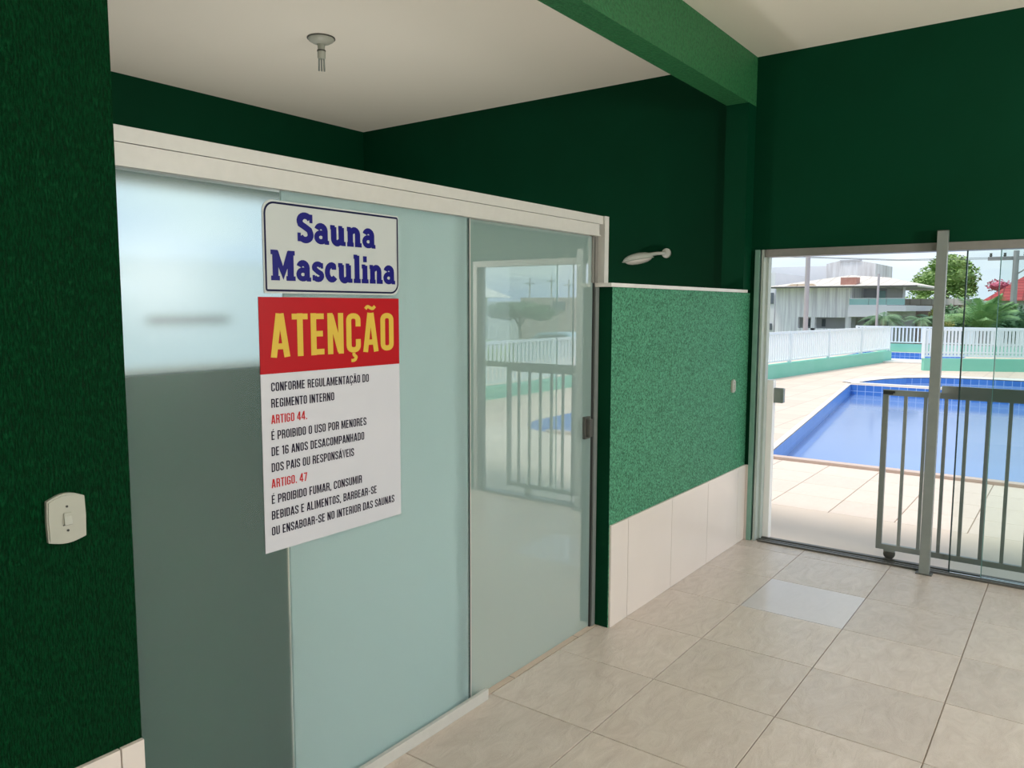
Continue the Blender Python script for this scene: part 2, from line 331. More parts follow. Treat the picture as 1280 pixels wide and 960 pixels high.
def wloc(o):
    p = Vector((0, 0, 0))
    while o: p += o.location; o = o.parent
    return p
def obj(name, mb, m, parent=None, origin=None, smooth=False, label=None):
    me = bpy.data.meshes.new(name)
    base = wloc(parent) if parent else Vector((0, 0, 0))
    org = Vector(origin) if origin is not None else base
    me.from_pydata([tuple(Vector(p)-org) for p in mb.v], [], mb.f)
    for x in (m if isinstance(m, (list, tuple)) else [m]): me.materials.append(x)
    if any(mb.mi): me.polygons.foreach_set('material_index', mb.mi)
    if smooth: me.polygons.foreach_set('use_smooth', [True]*len(me.polygons))
    me.update()
    import bmesh
    bm = bmesh.new(); bm.from_mesh(me); bmesh.ops.recalc_face_normals(bm, faces=bm.faces); bm.to_mesh(me); bm.free()
    if smooth:
        try: me.set_sharp_from_angle(angle=radians(40))
        except Exception: pass
    o = bpy.data.objects.new(name, me); COL.objects.link(o)
    if parent: o.parent = parent
    o.location = org-base
    if label: o['label'] = label
    return o
def share(src, parent, loc):
    o = src.copy(); COL.objects.link(o); o.parent = parent; o.location = Vector(loc)-(wloc(parent) if parent else Vector()); return o
def tag(o, label, cat, group=None):
    o['label'] = label; o['category'] = cat
    if group: o['group'] = group
    return o
def thing(name, loc, label, cat, group=None):
    o = bpy.data.objects.new(name, None); COL.objects.link(o); o.location = loc; o.empty_display_size = 0.1
    return tag(o, label, cat, group)
def struct(name, mb, m, label=None, **k):
    o = obj(name, mb, m, **k); o['kind'] = 'structure'
    if label: o['label'] = label
    return o

# ================================================================== SETTING
XF = 4.88; YG = 1.785; YW = 1.73; ZC = 3.025; YB = 5.25; XA = 4.90
DY0, DY1, DZ = -0.37, 1.70, 1.855        # pool door opening
RY = -3.1; XN = -3.2                       # right wall, wall behind the camera
T = 0.489; JX, JY = 2.285, 1.33

floor = struct('floor', MB().box(XN, XF+0.16, RY, YB, -0.12, -0.006), m_grout, 'beige tiled floor of the hall')
def tiles_x():
    xs = [JX+T*k for k in range(-5, 7)]
    return [x for x in xs if x < XF]+[XF+0.02]
xs = tiles_x(); ys = [JY-T*k for k in range(0, 10)][::-1]+[YG-0.0]
g = 0.0016
full = None
for i in range(len(xs)-1):
    for j in range(len(ys)-1):
        x0, x1, y0, y1 = xs[i]+g, xs[i+1]-g, ys[j]+g, ys[j+1]-g
        if y1 < RY+0.1: continue
        if abs(x1-x0-T+2*g) < 1e-4 and abs(y1-y0-T+2*g) < 1e-4:
            if abs(x0-(JX+3*T)) < 0.01 and abs(y1-JY) < 0.01:
                obj('tile', MB().bbox(x0, x1, y0, y1, -0.010, 0.0, 0.0018), m_smooth_tile, floor, origin=(x0, y0, 0), label='smoother, paler bluish tile')
            elif full is None: full = obj('tile', MB().bbox(x0, x1, y0, y1, -0.010, 0.0, 0.0018), m_floor_tile, floor, origin=(x0, y0, 0))
            else:
                t = share(full, floor, (x0, y0, 0))
        else: obj('tile', MB().bbox(x0, x1, y0, y1, -0.010, 0.0, 0.0018), m_floor_tile, floor, origin=(x0, y0, 0))
# the parts of the floor behind the camera and inside the lobby
obj('plain_floor', MB().box(XN, xs[0], RY, YG, -0.006, 0.0).box(XN, XF, YG+0.001, YB, -0.006, 0.0), m_floor_far, floor)

cl = struct('ceiling', MB().box(XN, XF+0.15, RY-0.15, YB+0.15, ZC, ZC+0.15), m_ceiling, 'white painted ceiling')

# near left wall (combed green paint) with white tile skirting
wl = struct('wall_left', MB().box(XN, 0.885, YW, YW+0.15, 0, ZC), m_green_comb, 'dark green textured wall nearest the camera')
for a, b in ((0.832, 0.884), (0.343, 0.828), (-0.146, 0.339), (-0.635, -0.150)):
    obj('tile', MB().box(a, b, YW-0.012, YW-0.001, 0.001, 0.49), m_white_tile, wl, origin=(a, YW, 0))
# low wall between the glass front and the pool door
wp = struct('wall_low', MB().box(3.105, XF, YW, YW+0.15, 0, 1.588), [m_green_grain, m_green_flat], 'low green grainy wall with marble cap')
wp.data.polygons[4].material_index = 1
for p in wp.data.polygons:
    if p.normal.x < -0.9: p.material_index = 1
jx = [3.109, 3.278, 3.769, 4.258, 4.742, 4.878]
for a, b in zip(jx[:-1], jx[1:]):
    obj('tile', MB().box(a+0.0015, b-0.0015, YW-0.011, YW-0.001, 0.001, 0.49), m_white_tile, wp, origin=(a, YW, 0))
obj('marble_cap', MB().box(3.075, 4.80, YW-0.012, YW+0.17, 1.5885, 1.606), m_marble, wp, label='white marble cap')
# pillar and beam
struct('trim_1', MB().box(4.75, XF+0.02, YW, YW+0.14, 1.606, 2.73), m_green_flat, 'green pillar rising from the low wall to the beam')
struct('trim_2', MB().box(XN, XF, YW, YW+0.14, 2.7305, ZC-0.001), m_green_beam, 'green beam under the ceiling')
# far wall of the hall with the door opening
wf = MB()
wf.box(XF, XF+0.15, RY, DY0-0.001, 0, ZC).box(XF, XF+0.15, DY0, DY1, DZ, ZC).box(XF, XF+0.15, DY1, YW+0.14, 0, ZC)
w_far = struct('wall_far', wf, m_green_flat, 'dark green wall above the pool door')
obj('tile', MB().box(XF-0.011, XF-0.001, 1.702, YW-0.012, 0.001, 0.49), m_white_tile, w_far, origin=(XF, 1.71, 0))
struct('wall_lobby_right', MB().box(XA, XA+0.13, YW+0.141, YB, 0, ZC), m_green_flat, 'dark green lobby wall with the lamp')
# lobby back wall with window
WX0, WX1, WZ0, WZ1 = 1.6, 4.3, 1.02, 2.36
wb = MB(); wb.box(0.0, WX0, YB, YB+0.15, 0, ZC).box(WX1, XA+0.13, YB, YB+0.15, 0, ZC).box(WX0, WX1, YB, YB+0.15, 0, WZ0).box(WX0, WX1, YB, YB+0.15, WZ1, ZC)
struct('wall_back', wb, m_green_flat, 'dark green back wall of the lobby')
w1 = struct('window_1', MB().box(WX0, WX1, YB+0.02, YB+0.07, WZ0, WZ0+0.04).box(WX0, WX1, YB+0.02, YB+0.07, WZ1-0.04, WZ1).box(WX0, WX0+0.04, YB+0.02, YB+0.07, WZ0+0.04, WZ1-0.04).box(WX1-0.04, WX1, YB+0.02, YB+0.07, WZ0+0.04, WZ1-0.04), m_alu, 'window behind the satin glass')
obj('pane', MB().box(WX0+0.04, WX1-0.04, YB+0.04, YB+0.046, WZ0+0.04, WZ1-0.04), m_pane, w1)
obj('vent_flap', MB().box(2.86, 3.49, YB-0.02, YB+0.015, 1.37, 1.42), m_chan, w1)
struct('lobby_dark_screen', MB().box(0.001, 1.50, 1.98, 2.06, 0.001, 1.315), m_green_flat)  # added low dark screen, darkens what shows through the satin leaf
struct('bright_backdrop_slab', MB().box(-6, 9, YB+0.16, YB+4.2, -0.3, 0.0), m_coping_w)  # added pale slab outside, brightens the view through the lobby window
struct('bright_backdrop_wall', MB().box(-6, 9, YB+4.2, YB+4.4, -0.3, 2.1), m_fence)  # added pale backdrop, keeps the window bright down to its sill
struct('wall_lobby_left', MB().box(-0.15, 0.0, YW+0.151, YB, 0, ZC), m_green_flat)
# right wall, its unseen opening added to admit daylight; closed wall behind the camera
wr = MB(); OX0, OX1, OZ0, OZ1 = 0.6, 4.7, 0.25, 2.8
wr.box(XN, OX0, RY-0.15, RY, 0, ZC).box(OX1, XF, RY-0.15, RY, 0, ZC).box(OX0, OX1, RY-0.15, RY, 0, OZ0).box(OX0, OX1, RY-0.15, RY, OZ1, ZC)
struct('wall_right', wr, m_green_flat)
struct('wall_behind', MB().box(XN-0.15, XN, RY, YW, 0, ZC), m_green_flat)

# ------------------------------------------------------------------ glass sauna front (door_1)
d1 = struct('door_1', MB().box(0.89, 3.0875, YG-0.012, YG+0.075, 1.866, 1.902), m_alu, 'white aluminium head of the glass sauna front')
obj('track_cover', MB().box(0.89, 3.050, YG-0.016, YG+0.06, 1.815, 1.8632).box(0.89, 3.050, YG-0.022, YG+0.0, 1.811, 1.816), m_alu, d1)
obj('jamb', MB().box(3.088, 3.124, YG-0.022, YG+0.07, 1.607, 1.902), m_alu, d1)
obj('channel', MB().box(3.045, 3.088, YG+0.012, YG+0.05, 1.607, 1.815), m_alu_grey, d1)
obj('channel', MB().box(3.075, 3.104, YG+0.012, YG+0.05, 0.001, 1.588), m_steel, d1)
obj('brush_strip', MB().box(3.058, 3.064, YG+0.012, YG+0.03, 0.004, 1.811), m_dark, d1)
A = MB()
ax0, ax1, ay0, ay1 = 0.893, 2.158, YG, YG+0.008
A.add([(ax0, ay0, .03), (ax1, ay0, .03), (ax1, ay0, 1.811), (ax0, ay0, 1.811)], [(0, 1, 2, 3)], 0)
A.add([(ax0, ay1, .03), (ax1, ay1, .03), (ax1, ay1, 1.811), (ax0, ay1, 1.811)], [(3, 2, 1, 0)], 1)
lfA = obj('fixed_leaf', A, [m_leafA, m_leafA_back], d1, label='satin glass leaf carrying the signs')
obj('leaf_edge', MB().box(ax1+0.0005, ax1+0.005, ay0-0.001, ay1+0.001, .03, 1.811), m_edge, lfA)
obj('leaf_edge', MB().box(ax1+0.0055, ax1+0.010, ay0-0.001, ay1+0.001, .03, 1.811), m_alu, lfA)
lfB = obj('sliding_leaf', MB().box(2.10, 3.056, YG+0.020, YG+0.028, 0.008, 1.812), m_leafB, d1, label='polished frosted glass leaf')
lfC = obj('rear_leaf', MB().box(1.368, 2.157, YG+0.0105, YG+0.0175, 0.008, 1.812), m_leafC, d1, label='matt white-green frosted leaf behind the satin one')
hz0, hz1 = 0.905, 1.005
hb = MB(); hb.box(2.985, 3.03, YG+0.006, YG+0.0195, hz0, hz1).box(2.995, 3.02, YG-0.012, YG+0.006, hz0+0.01, hz1-0.01)
obj('handle', hb, m_chan, lfB, label='dark metal pull handle')
obj('bottom_track', MB().box(0.89, 2.245, YG-0.022, YG+0.014, 0.0005, 0.016).box(0.89, 2.245, YG-0.022, YG-0.008, 0.016, 0.042), m_alu, d1)

# ------------------------------------------------------------------ pool door (door_2)
fx0, fx1 = XF-0.012, XF+0.09
d2 = struct('door_2', MB().box(fx0, fx1, DY0+0.04, DY1-0.06, DZ-0.046, DZ-0.001), m_alu_grey, 'grey aluminium head of the pool door')
obj('jamb', MB().box(fx0, fx1, 1.645, 1.660, 0.001, DZ-0.001).box(fx0+0.05, fx1, 1.630, 1.645, 0.001, DZ-0.046), mat('pale_grey_green_aluminium', (0.42, 0.48, 0.44), 0.4, noise=(20, 0.4, (0.36, 0.42, 0.38))), d2)
obj('outer_jamb', MB().box(XF-0.02, XF+0.05, 1.672, 1.6995, 0.001, DZ-0.001), mat('pale_green_trim_paint', (0.20, 0.36, 0.29), 0.5, noise=(20, 0.5, (0.14, 0.3, 0.22))), d2)
obj('jamb', MB().box(fx0, fx1, DY0+0.001, DY0+0.04, 0.001, DZ-0.001), m_alu_grey, d2)
obj('sill_track', MB().box(fx0, fx0+0.02, DY0+0.04, 1.63, 0.001, 0.012).box(fx0+0.035, fx0+0.05, DY0+0.04, 1.63, 0.001, 0.012).box(fx0+0.08, fx1, DY0+0.04, 1.63, 0.001, 0.012).box(fx0+0.02, fx1, DY0+0.04, 1.63, 0.0005, 0.004), m_chan, d2)
def pane(name, y0, y1, x, par):
    p = obj(name, MB().box(x, x+0.008, y0, y1, 0.014, DZ-0.047), m_pane, par)
    return p
p1 = pane('glass_leaf', DY0+0.04, 0.545, XF+0.025, d2); obj('leaf_edge', MB().box(XF+0.0245, XF+0.0335, 0.5455, 0.553, 0.014, DZ-0.047), m_edge, p1)
p2 = pane('glass_leaf', DY0+0.04, 0.392, XF+0.045, d2)
obj('leaf_edge', MB().box(XF+0.0445, XF+0.0535, 0.3925, 0.397, 0.014, DZ-0.047), m_balg, p2)

# ------------------------------------------------------------------ letters
def ribbon(mb, pts, w, T_, closed=False, rc=0.0, y=0.0):
    """thick flat line; rc rounds the corners"""
    P = [Vector((p[0], p[1])) for p in pts]
    if rc > 0:
        Q = []; n = len(P)
        for i, p in enumerate(P):
            if not closed and i in (0, n-1): Q.append(p); continue
            a = P[i-1]; b = P[(i+1) % n]
            r = min(rc, (a-p).length*0.5, (b-p).length*0.5)
            s = p+(a-p).normalized()*r; e = p+(b-p).normalized()*r
            for k in range(6):
                t = k/5; Q.append(s*(1-t)**2+p*2*t*(1-t)+e*t*t)
        P = Q
    R = [P[0]]
    for p in P[1:]:
        if (p-R[-1]).length > 1e-5: R.append(p)
    if closed and (R[0]-R[-1]).length < 1e-5: R.pop()
    P = R; n = len(P); vs = []
    for i, p in enumerate(P):
        a = P[i-1] if (closed or i > 0) else None
        b = P[(i+1) % n] if (closed or i < n-1) else None
        d1_ = (p-a).normalized() if a is not None else None
        d2_ = (b-p).normalized() if b is not None else None
        if d1_ is None: d1_ = d2_
        if d2_ is None: d2_ = d1_
        n1 = Vector((-d1_.y, d1_.x)); n2 = Vector((-d2_.y, d2_.x)); m_ = n1+n2
        if m_.length < 1e-3: m_ = n1
        m_.normalize(); k = 1/max(0.45, m_.dot(n1))
        for s_ in (1, -1):
            q = p+m_*(s_*w/2*k); vs.append(T_(q.x, q.y))
    fs = [(2*i, 2*i+1, 2*i+3, 2*i+2) for i in range(n-1)]
    if closed: fs.append((2*n-2, 2*n-1, 1, 0))
    mb.add(vs, fs)

def arc(cx, cy, rx, ry, a0, a1, n=10):
    return [(cx+rx*cos(radians(a0+(a1-a0)*k/n)), cy+ry*sin(radians(a0+(a1-a0)*k/n))) for k in range(n+1)]
# condensed capitals: box 0.40 wide, 1 high; centre lines inset by h
h = 0.075; a_, b_, c_, d_ = h, 0.40-h, h, 1-h
BOWL = lambda y0, y1: [(a_, y0), (b_, y0), (b_, y1), (a_, y1)]
CAP = {
 'A': (0.42, [([(0.06, 0), (0.19, 1.0)], 0, 0), ([(0.23, 1.0), (0.36, 0)], 0, 0), ([(0.10, 0.25), (0.32, 0.25)], 0, 0)]),
 'B': (0.40, [([(a_, 0), (a_, 1)], 0, 0), (BOWL(c_, 0.52), .12, 0), (BOWL(0.52, d_), .12, 0)]),
 'C': (0.40, [([(b_, 0.66), (b_, d_), (a_, d_), (a_, c_), (b_, c_), (b_, 0.34)], .14, 0)]),
 'D': (0.40, [([(a_, c_), (b_, c_), (b_, d_), (a_, d_)], .14, 0), ([(a_, 0), (a_, 1)], 0, 0)]),
 'E': (0.35, [([(a_, 0), (a_, 1)], 0, 0), ([(a_, d_), (0.33, d_)], 0, 0), ([(a_, c_), (0.33, c_)], 0, 0), ([(a_, .51), (0.30, .51)], 0, 0)]),
 'F': (0.34, [([(a_, 0), (a_, 1)], 0, 0), ([(a_, d_), (0.33, d_)], 0, 0), ([(a_, .49), (0.30, .49)], 0, 0)]),
 'G': (0.40, [([(b_, 0.68), (b_, d_), (a_, d_), (a_, c_), (b_, c_), (b_, 0.49), (0.21, 0.49)], .12, 0)]),
 'H': (0.41, [([(a_, 0), (a_, 1)], 0, 0), ([(b_, 0), (b_, 1)], 0, 0), ([(a_, .5), (b_, .5)], 0, 0)]),
 'I': (0.15, [([(a_, 0), (a_, 1)], 0, 0)]),
 'L': (0.34, [([(a_, 1), (a_, 0)], 0, 0), ([(a_, c_), (0.33, c_)], 0, 0)]),
 'M': (0.52, [([(a_, 0), (a_, 1)], 0, 0), ([(0.52-h, 0), (0.52-h, 1)], 0, 0), ([(a_+.03, 0.96), (0.26, 0.12), (0.52-h-.03, 0.96)], 0, 0)]),
 'N': (0.42, [([(a_, 0), (a_, 1)], 0, 0), ([(0.42-h, 0), (0.42-h, 1)], 0, 0), ([(a_+.02, 0.95), (0.42-h-.02, 0.05)], 0, 0)]),
 'O': (0.40, [([(a_, c_), (b_, c_), (b_, d_), (a_, d_)], .14, 1)]),
 'P': (0.39, [([(a_, 0), (a_, 1)], 0, 0), (BOWL(0.43, d_), .13, 0)]),
 'R': (0.40, [([(a_, 0), (a_, 1)], 0, 0), (BOWL(0.50, d_), .13, 0), ([(0.2, 0.5), (b_, 0.42), (b_, 0.0)], .1, 0)]),
 'S': (0.39, [([(b_, 0.70), (b_, d_), (a_, d_), (a_, 0.60), (b_, 0.40), (b_, c_), (a_, c_), (a_, 0.30)], .13, 0)]),
 'T': (0.37, [([(0.185, 0), (0.185, 1)], 0, 0), ([(0.0, d_), (0.37, d_)], 0, 0)]),
 'U': (0.40, [([(a_, 1), (a_, c_), (b_, c_), (b_, 1)], .14, 0)]),
 'V': (0.40, [([(0.05, 1), (0.20, 0.03), (0.35, 1)], 0, 0)]),
 '1': (0.25, [([(0.16, 0), (0.16, 1)], 0, 0), ([(0.02, 0.82), (0.13, 0.93)], 0, 0)]),
 '4': (0.42, [([(0.29, 0), (0.29, 1)], 0, 0), ([(0.27, 0.96), (0.05, 0.30)], 0, 0), ([(0.02, 0.24), (0.42, 0.24)], 0, 0)]),
 '6': (0.40, [([(b_, 0.74), (b_, d_), (a_, d_), (a_, c_), (b_, c_), (b_, 0.53), (a_, 0.53)], .12, 0)]),
 '7': (0.36, [([(0.0, d_), (0.30, d_), (0.13, 0)], 0, 0)]),
 '.': (0.15, [([(a_, 0), (a_, 0.15)], 0, 0)]),
 ',': (0.15, [([(a_+.01, 0.15), (a_-.03, -0.10)], 0, 0)]),
 '-': (0.28, [([(0.03, 0.46), (0.25, 0.46)], 0, 0)]),
 ' ': (0.17, []),
}
ACC = {'Ç': ('C', [([(0.20, 0.0), (0.20, -0.06), (0.27, -0.10), (0.22, -0.19), (0.13, -0.19)], 0.04)]),
       'Ã': ('A', [([(0.07, 1.10), (0.13, 1.17), (0.20, 1.13), (0.27, 1.10), (0.34, 1.17)], 0.04)]),
       'Á': ('A', [([(0.18, 1.06), (0.29, 1.22)], 0)]), 'É': ('E', [([(0.15, 1.06), (0.26, 1.22)], 0)])}
def cap_line(text, size, width, x0, z0, y, sw=0.15, gap=0.055):
    tot = sum((CAP[ACC.get(c, (c,))[0]][0])+gap for c in text)-gap
    kx = width/tot; mb = MB(); x = 0.0
    q = [0]
    for c in text:
        base, extra = ACC.get(c, (c, []))
        w, strokes = CAP[base]
        Tf = lambda u, v, x=x: (x0+(x+u)*kx, y-0.00006*q[0], z0+v*size)
        for pts, rc, cl_ in strokes: ribbon(mb, pts, sw, Tf, bool(cl_), rc); q[0] = (q[0]+1) % 4
        for pts, rc in extra: ribbon(mb, pts, sw*0.6, Tf, False, rc); q[0] = (q[0]+1) % 4
        x += w+gap
    return mb
# slab-serif letters, x-height 0.68, cap 1.0
xh = 0.68; sv = 0.17; fh = 0.07
def foot(x, y, w=0.36): return ([(x-w/2, y), (x+w/2, y)], fh*1.9)
SLAB = {
 'S': (0.66, [(arc(0.33, 0.73, 0.20, 0.19, 20, 190, 10)+[(0.16, 0.62), (0.32, 0.53), (0.48, 0.43)]+arc(0.33, 0.27, 0.20, 0.19, 20, -160, 10), sv), ([(0.55, 0.98), (0.55, 0.68)], 0.09), ([(0.10, 0.32), (0.10, 0.02)], 0.09)]),
 'a': (0.60, [(arc(0.27, 0.45, 0.155, 0.17, 165, 0, 8)+[(0.425, 0.08)], sv*0.95), (arc(0.26, 0.22, 0.165, 0.155, 60, 330, 12), 0.14), ([(0.28, 0.37), (0.42, 0.37)], 0.10), ([(0.40, 0.05), (0.58, 0.05)], 0.11)]),
 'u': (0.68, [([(0.17, 0.64), (0.17, 0.26)]+arc(0.30, 0.22, 0.13, 0.16, 180, 300, 6)+[(0.45, 0.14)], sv), ([(0.48, 0.64), (0.48, 0.0)], sv), ([(0.03, 0.62), (0.22, 0.62)], 0.12), ([(0.36, 0.62), (0.52, 0.62)], 0.12), ([(0.46, 0.06), (0.65, 0.06)], 0.12)]),
 'n': (0.68, [([(0.17, 0.66), (0.17, 0.0)], sv), ([(0.20, 0.52)]+arc(0.35, 0.44, 0.13, 0.16, 120, 0, 6)+[(0.48, 0.0)], sv), ([(0.03, 0.62), (0.20, 0.62)], 0.12), ([(0.03, 0.06), (0.31, 0.06)], 0.12), ([(0.36, 0.06), (0.65, 0.06)], 0.12)]),
 'M': (0.98, [([(0.21, 1.0), (0.21, 0.0)], 0.16), ([(0.77, 1.0), (0.77, 0.0)], 0.18), ([(0.22, 0.96), (0.49, 0.24), (0.76, 0.96)], 0.16), ([(0.04, 0.94), (0.30, 0.94)], 0.12), ([(0.68, 0.94), (0.94, 0.94)], 0.12), ([(0.04, 0.06), (0.36, 0.06)], 0.12), ([(0.60, 0.06), (0.95, 0.06)], 0.12)]),
 's': (0.52, [(arc(0.26, 0.49, 0.145, 0.125, 20, 200, 8)+[(0.25, 0.345)]+arc(0.26, 0.195, 0.155, 0.13, 40, -160, 8), 0.145), ([(0.42, 0.66), (0.42, 0.46)], 0.08), ([(0.09, 0.22), (0.09, 0.02)], 0.08)]),
 'c': (0.55, [(arc(0.31, 0.34, 0.185, 0.265, 50, 320, 14), 0.16), ([(0.40, 0.60), (0.40, 0.44)], 0.15)]),
 'l': (0.36, [([(0.18, 1.02), (0.18, 0.0)], sv), ([(0.03, 0.97), (0.20, 0.97)], 0.12), ([(0.02, 0.06), (0.34, 0.06)], 0.12)]),
 'i': (0.36, [([(0.18, 0.66), (0.18, 0.0)], sv), ([(0.03, 0.62), (0.20, 0.62)], 0.12), ([(0.02, 0.06), (0.34, 0.06)], 0.12), ([(0.10, 0.90), (0.27, 0.90)], 0.17)]),
}
def slab_line(text, size, width, x0, z0, y):
    tot = sum(SLAB[c][0] for c in text); kx = width/tot; mb = MB(); x = 0
    for c in text:
        w, st = SLAB[c]
        q = [0]
        Tf = lambda u, v, x=x: (x0+(x+u)*kx, y-0.00006*q[0], z0+v*size)
        for pts, sw in st: ribbon(mb, pts, sw*1.33, Tf); q[0] += 1
        x += w
    return mb
def text_obj(name, mb, m, parent):
    me_o = obj(name, mb, m, parent)
    return me_o

# ------------------------------------------------------------------ signs
def rrect(x0, x1, z0, z1, r, n=6):
    # rounded at the upper left and lower right, square at the two others
    p = []
    s_ = 0.004
    rr = {-90: r, 0: s_, 90: r, 180: s_}
    for cx, cz, a, r in ((x1-r, z0+r, -90, r), (x1-s_, z1-s_, 0, s_), (x0+r, z1-r, 90, r), (x0+s_, z0+s_, 180, s_)):
        p += [(cx+r*cos(radians(a+90*k/n)), cz+r*sin(radians(a+90*k/n))) for k in range(n+1)]
    return p
sx0, sx1, sz0, sz1 = 1.297, 1.806, 1.5335, 1.783
sg = thing('sauna_sign', (sx0, YG-0.001, sz0), 'white sauna sign with navy slab letters and border, above the red warning poster', 'sign')
obj('panel', MB().prism(rrect(sx0, sx1, sz0, sz1, 0.032), YG-0.0035, YG-0.001), m_signw, sg)
bm_ = MB(); ribbon(bm_, rrect(sx0+0.007, sx1-0.006, sz0+0.008, sz1-0.007, 0.030), 0.0055, lambda u, v: (u, YG-0.0042, v), True)
obj('border_line', bm_, m_line, sg)
obj('lettering', slab_line('Sauna', 0.080, 0.300, 1.407, 1.677, YG-0.0042), m_blue, sg)
obj('lettering', slab_line('Masculina', 0.079, 0.474, 1.316, 1.570, YG-0.0042), m_blue, sg)
px0, px1, pz0, pz1, pr = 1.278, 1.804, 0.820, 1.5235, 1.315
ps = thing('warning_poster', (px0, YG-0.001, pz0), 'tall white notice with red header and yellow capitals, stuck on satin glass', 'poster')
obj('paper', MB().box(px0, px1, YG-0.003, YG-0.001, pz0, pr), m_paper, ps)
obj('red_header', MB().box(px0, px1, YG-0.003, YG-0.001, pr+0.0002, pz1), m_red, ps)
obj('lettering', cap_line('ATENÇÃO', 0.120, 0.467, 1.313, 1.359, YG-0.0036, 0.135, 0.06), m_yellow, ps)
rows = [('CONFORME REGULAMENTAÇÃO DO', .360), ('REGIMENTO INTERNO', .222), ('ARTIGO 44.', .122), ('É PROIBIDO O USO POR MENORES', .350), ('DE 16 ANOS DESACOMPANHADO', .342),
        ('DOS PAIS OU RESPONSÁVEIS', .300), ('ARTIGO. 47', .122), ('É PROIBIDO FUMAR, CONSUMIR', .333), ('BEBIDAS E ALIMENTOS, BARBEAR-SE', .396), ('OU ENSABOAR-SE NO INTERIOR DAS SAUNAS', .474)]
for i, (s_, w_) in enumerate(rows):
    obj('text_line', cap_line(s_, 0.0248, w_, 1.310-0.0012*i, 1.2665-0.0445*i, YG-0.0036, 0.125), m_redtext if s_.startswith('ARTIGO') else m_ink, ps)

# ------------------------------------------------------------------ switches
def switch(loc, w, hgt, label, slots=True):
    x, y, z = loc
    t = thing('light_switch', (x, y, z), label, 'light switch')
    # plate with bulged top and bottom
    n = 8
    poly = [(x-w/2+w*k/n, z+hgt/2-0.012+0.012*sin(pi*k/n)*1.0) for k in range(n+1)][::-1]
    poly = [(x-w/2+w*k/n, z-hgt/2+0.008-0.008*sin(pi*k/n)) for k in range(n+1)]+[(x+w/2+0.0015, z)]+poly+[(x-w/2-0.0015, z)]
    mb = MB(); k0 = 0.93
    obj('plate', MB().prism(poly, y-0.010, y-0.001), m_plastic, t)
    ins = [(x+(a-x)*k0, z+(b-z)*k0) for a, b in poly]
    obj('plate_face', MB().prism(ins, y-0.013, y-0.0101), m_plastic, t)
    r = obj('rocker', MB().box(x-w*.10, x+w*.10, y-0.017, y-0.0131, z-hgt*.115, z+hgt*.115).add([(x-w*.10, y-.0171, z+hgt*.05), (x+w*.10, y-.0171, z+hgt*.05), (x+w*.10, y-.020, z-hgt*.115), (x-w*.10, y-.020, z-hgt*.115)], [(0, 1, 2, 3)]), m_plastic, t)
    obj('rocker_gap', MB().box(x-w*.125, x+w*.125, y-0.0136, y-0.0131, z-hgt*.135, z-hgt*.117), m_dark, t)
    for s in (1, -1):
        obj('screw', MB().lathe((x, y-0.0131, z+s*hgt*.24), [(0.0026, -0.0012), (0.0026, 0.0)], 10, 'y'), m_dark, t)
    return t
switch((0.7415, YW, 1.050), 0.076, 0.108, 'cream light switch on the dark green combed wall nearest the camera')
switch((4.619, YW, 1.019), 0.050, 0.082, 'small white switch on the low grainy green wall near the pool door')

# ------------------------------------------------------------------ lobby lamps
lp = thing('wall_lamp', (XA, 2.318, 1.86), 'unlit white arm lamp on the dark green lobby wall', 'lamp')
obj('wall_plate', MB().lathe((XA-0.018, 2.318, 1.860), [(0.020, 0.0), (0.032, 0.006), (0.033, 0.0175)], 20, 'x'), m_lampwhite, lp, smooth=True)
obj('arm', MB().tube([(XA-0.02, 2.322, 1.860), (XA-0.06, 2.36, 1.856), (XA-0.085, 2.42, 1.846), (XA-0.09, 2.47, 1.838)], [0.010, 0.012, 0.014, 0.018], 10), m_lampwhite, lp, smooth=True)
def ell(mb, c, rx, ry, rz, n=20, m=8, z0=-1.0, z1=1.0, tilt=0.0):
    vs = []; fs = []
    for i in range(m+1):
        zz = z0+(z1-z0)*i/m; r = math.sqrt(max(0, 1-zz*zz))
        for k in range(n):
            a = 2*pi*k/n; y = ry*r*cos(a); vs.append((c[0]+rx*r*sin(a), c[1]+y, c[2]+rz*zz-tilt*y))
    for i in range(m):
        for k in range(n): fs.append((i*n+k, i*n+(k+1) % n, (i+1)*n+(k+1) % n, (i+1)*n+k))
    fs += [tuple(range(n)), tuple(range(m*n, m*n+n))]
    mb.add(vs, fs); return mb
obj('lamp_head', ell(MB(), (XA-0.095, 2.485, 1.818), 0.055, 0.110, 0.046, z0=0.0, tilt=0.13), m_lampwhite, lp, smooth=True)
obj('diffuser', ell(MB(), (XA-0.095, 2.480, 1.816), 0.045, 0.098, 0.030, z0=-1, z1=0.0, tilt=0.13), m_bulb, lp, smooth=True)
obj('rim', ell(MB(), (XA-0.095, 2.485, 1.817), 0.060, 0.118, 0.010, z0=-0.9, z1=0.5, tilt=0.13), m_lampwhite, lp, smooth=True)

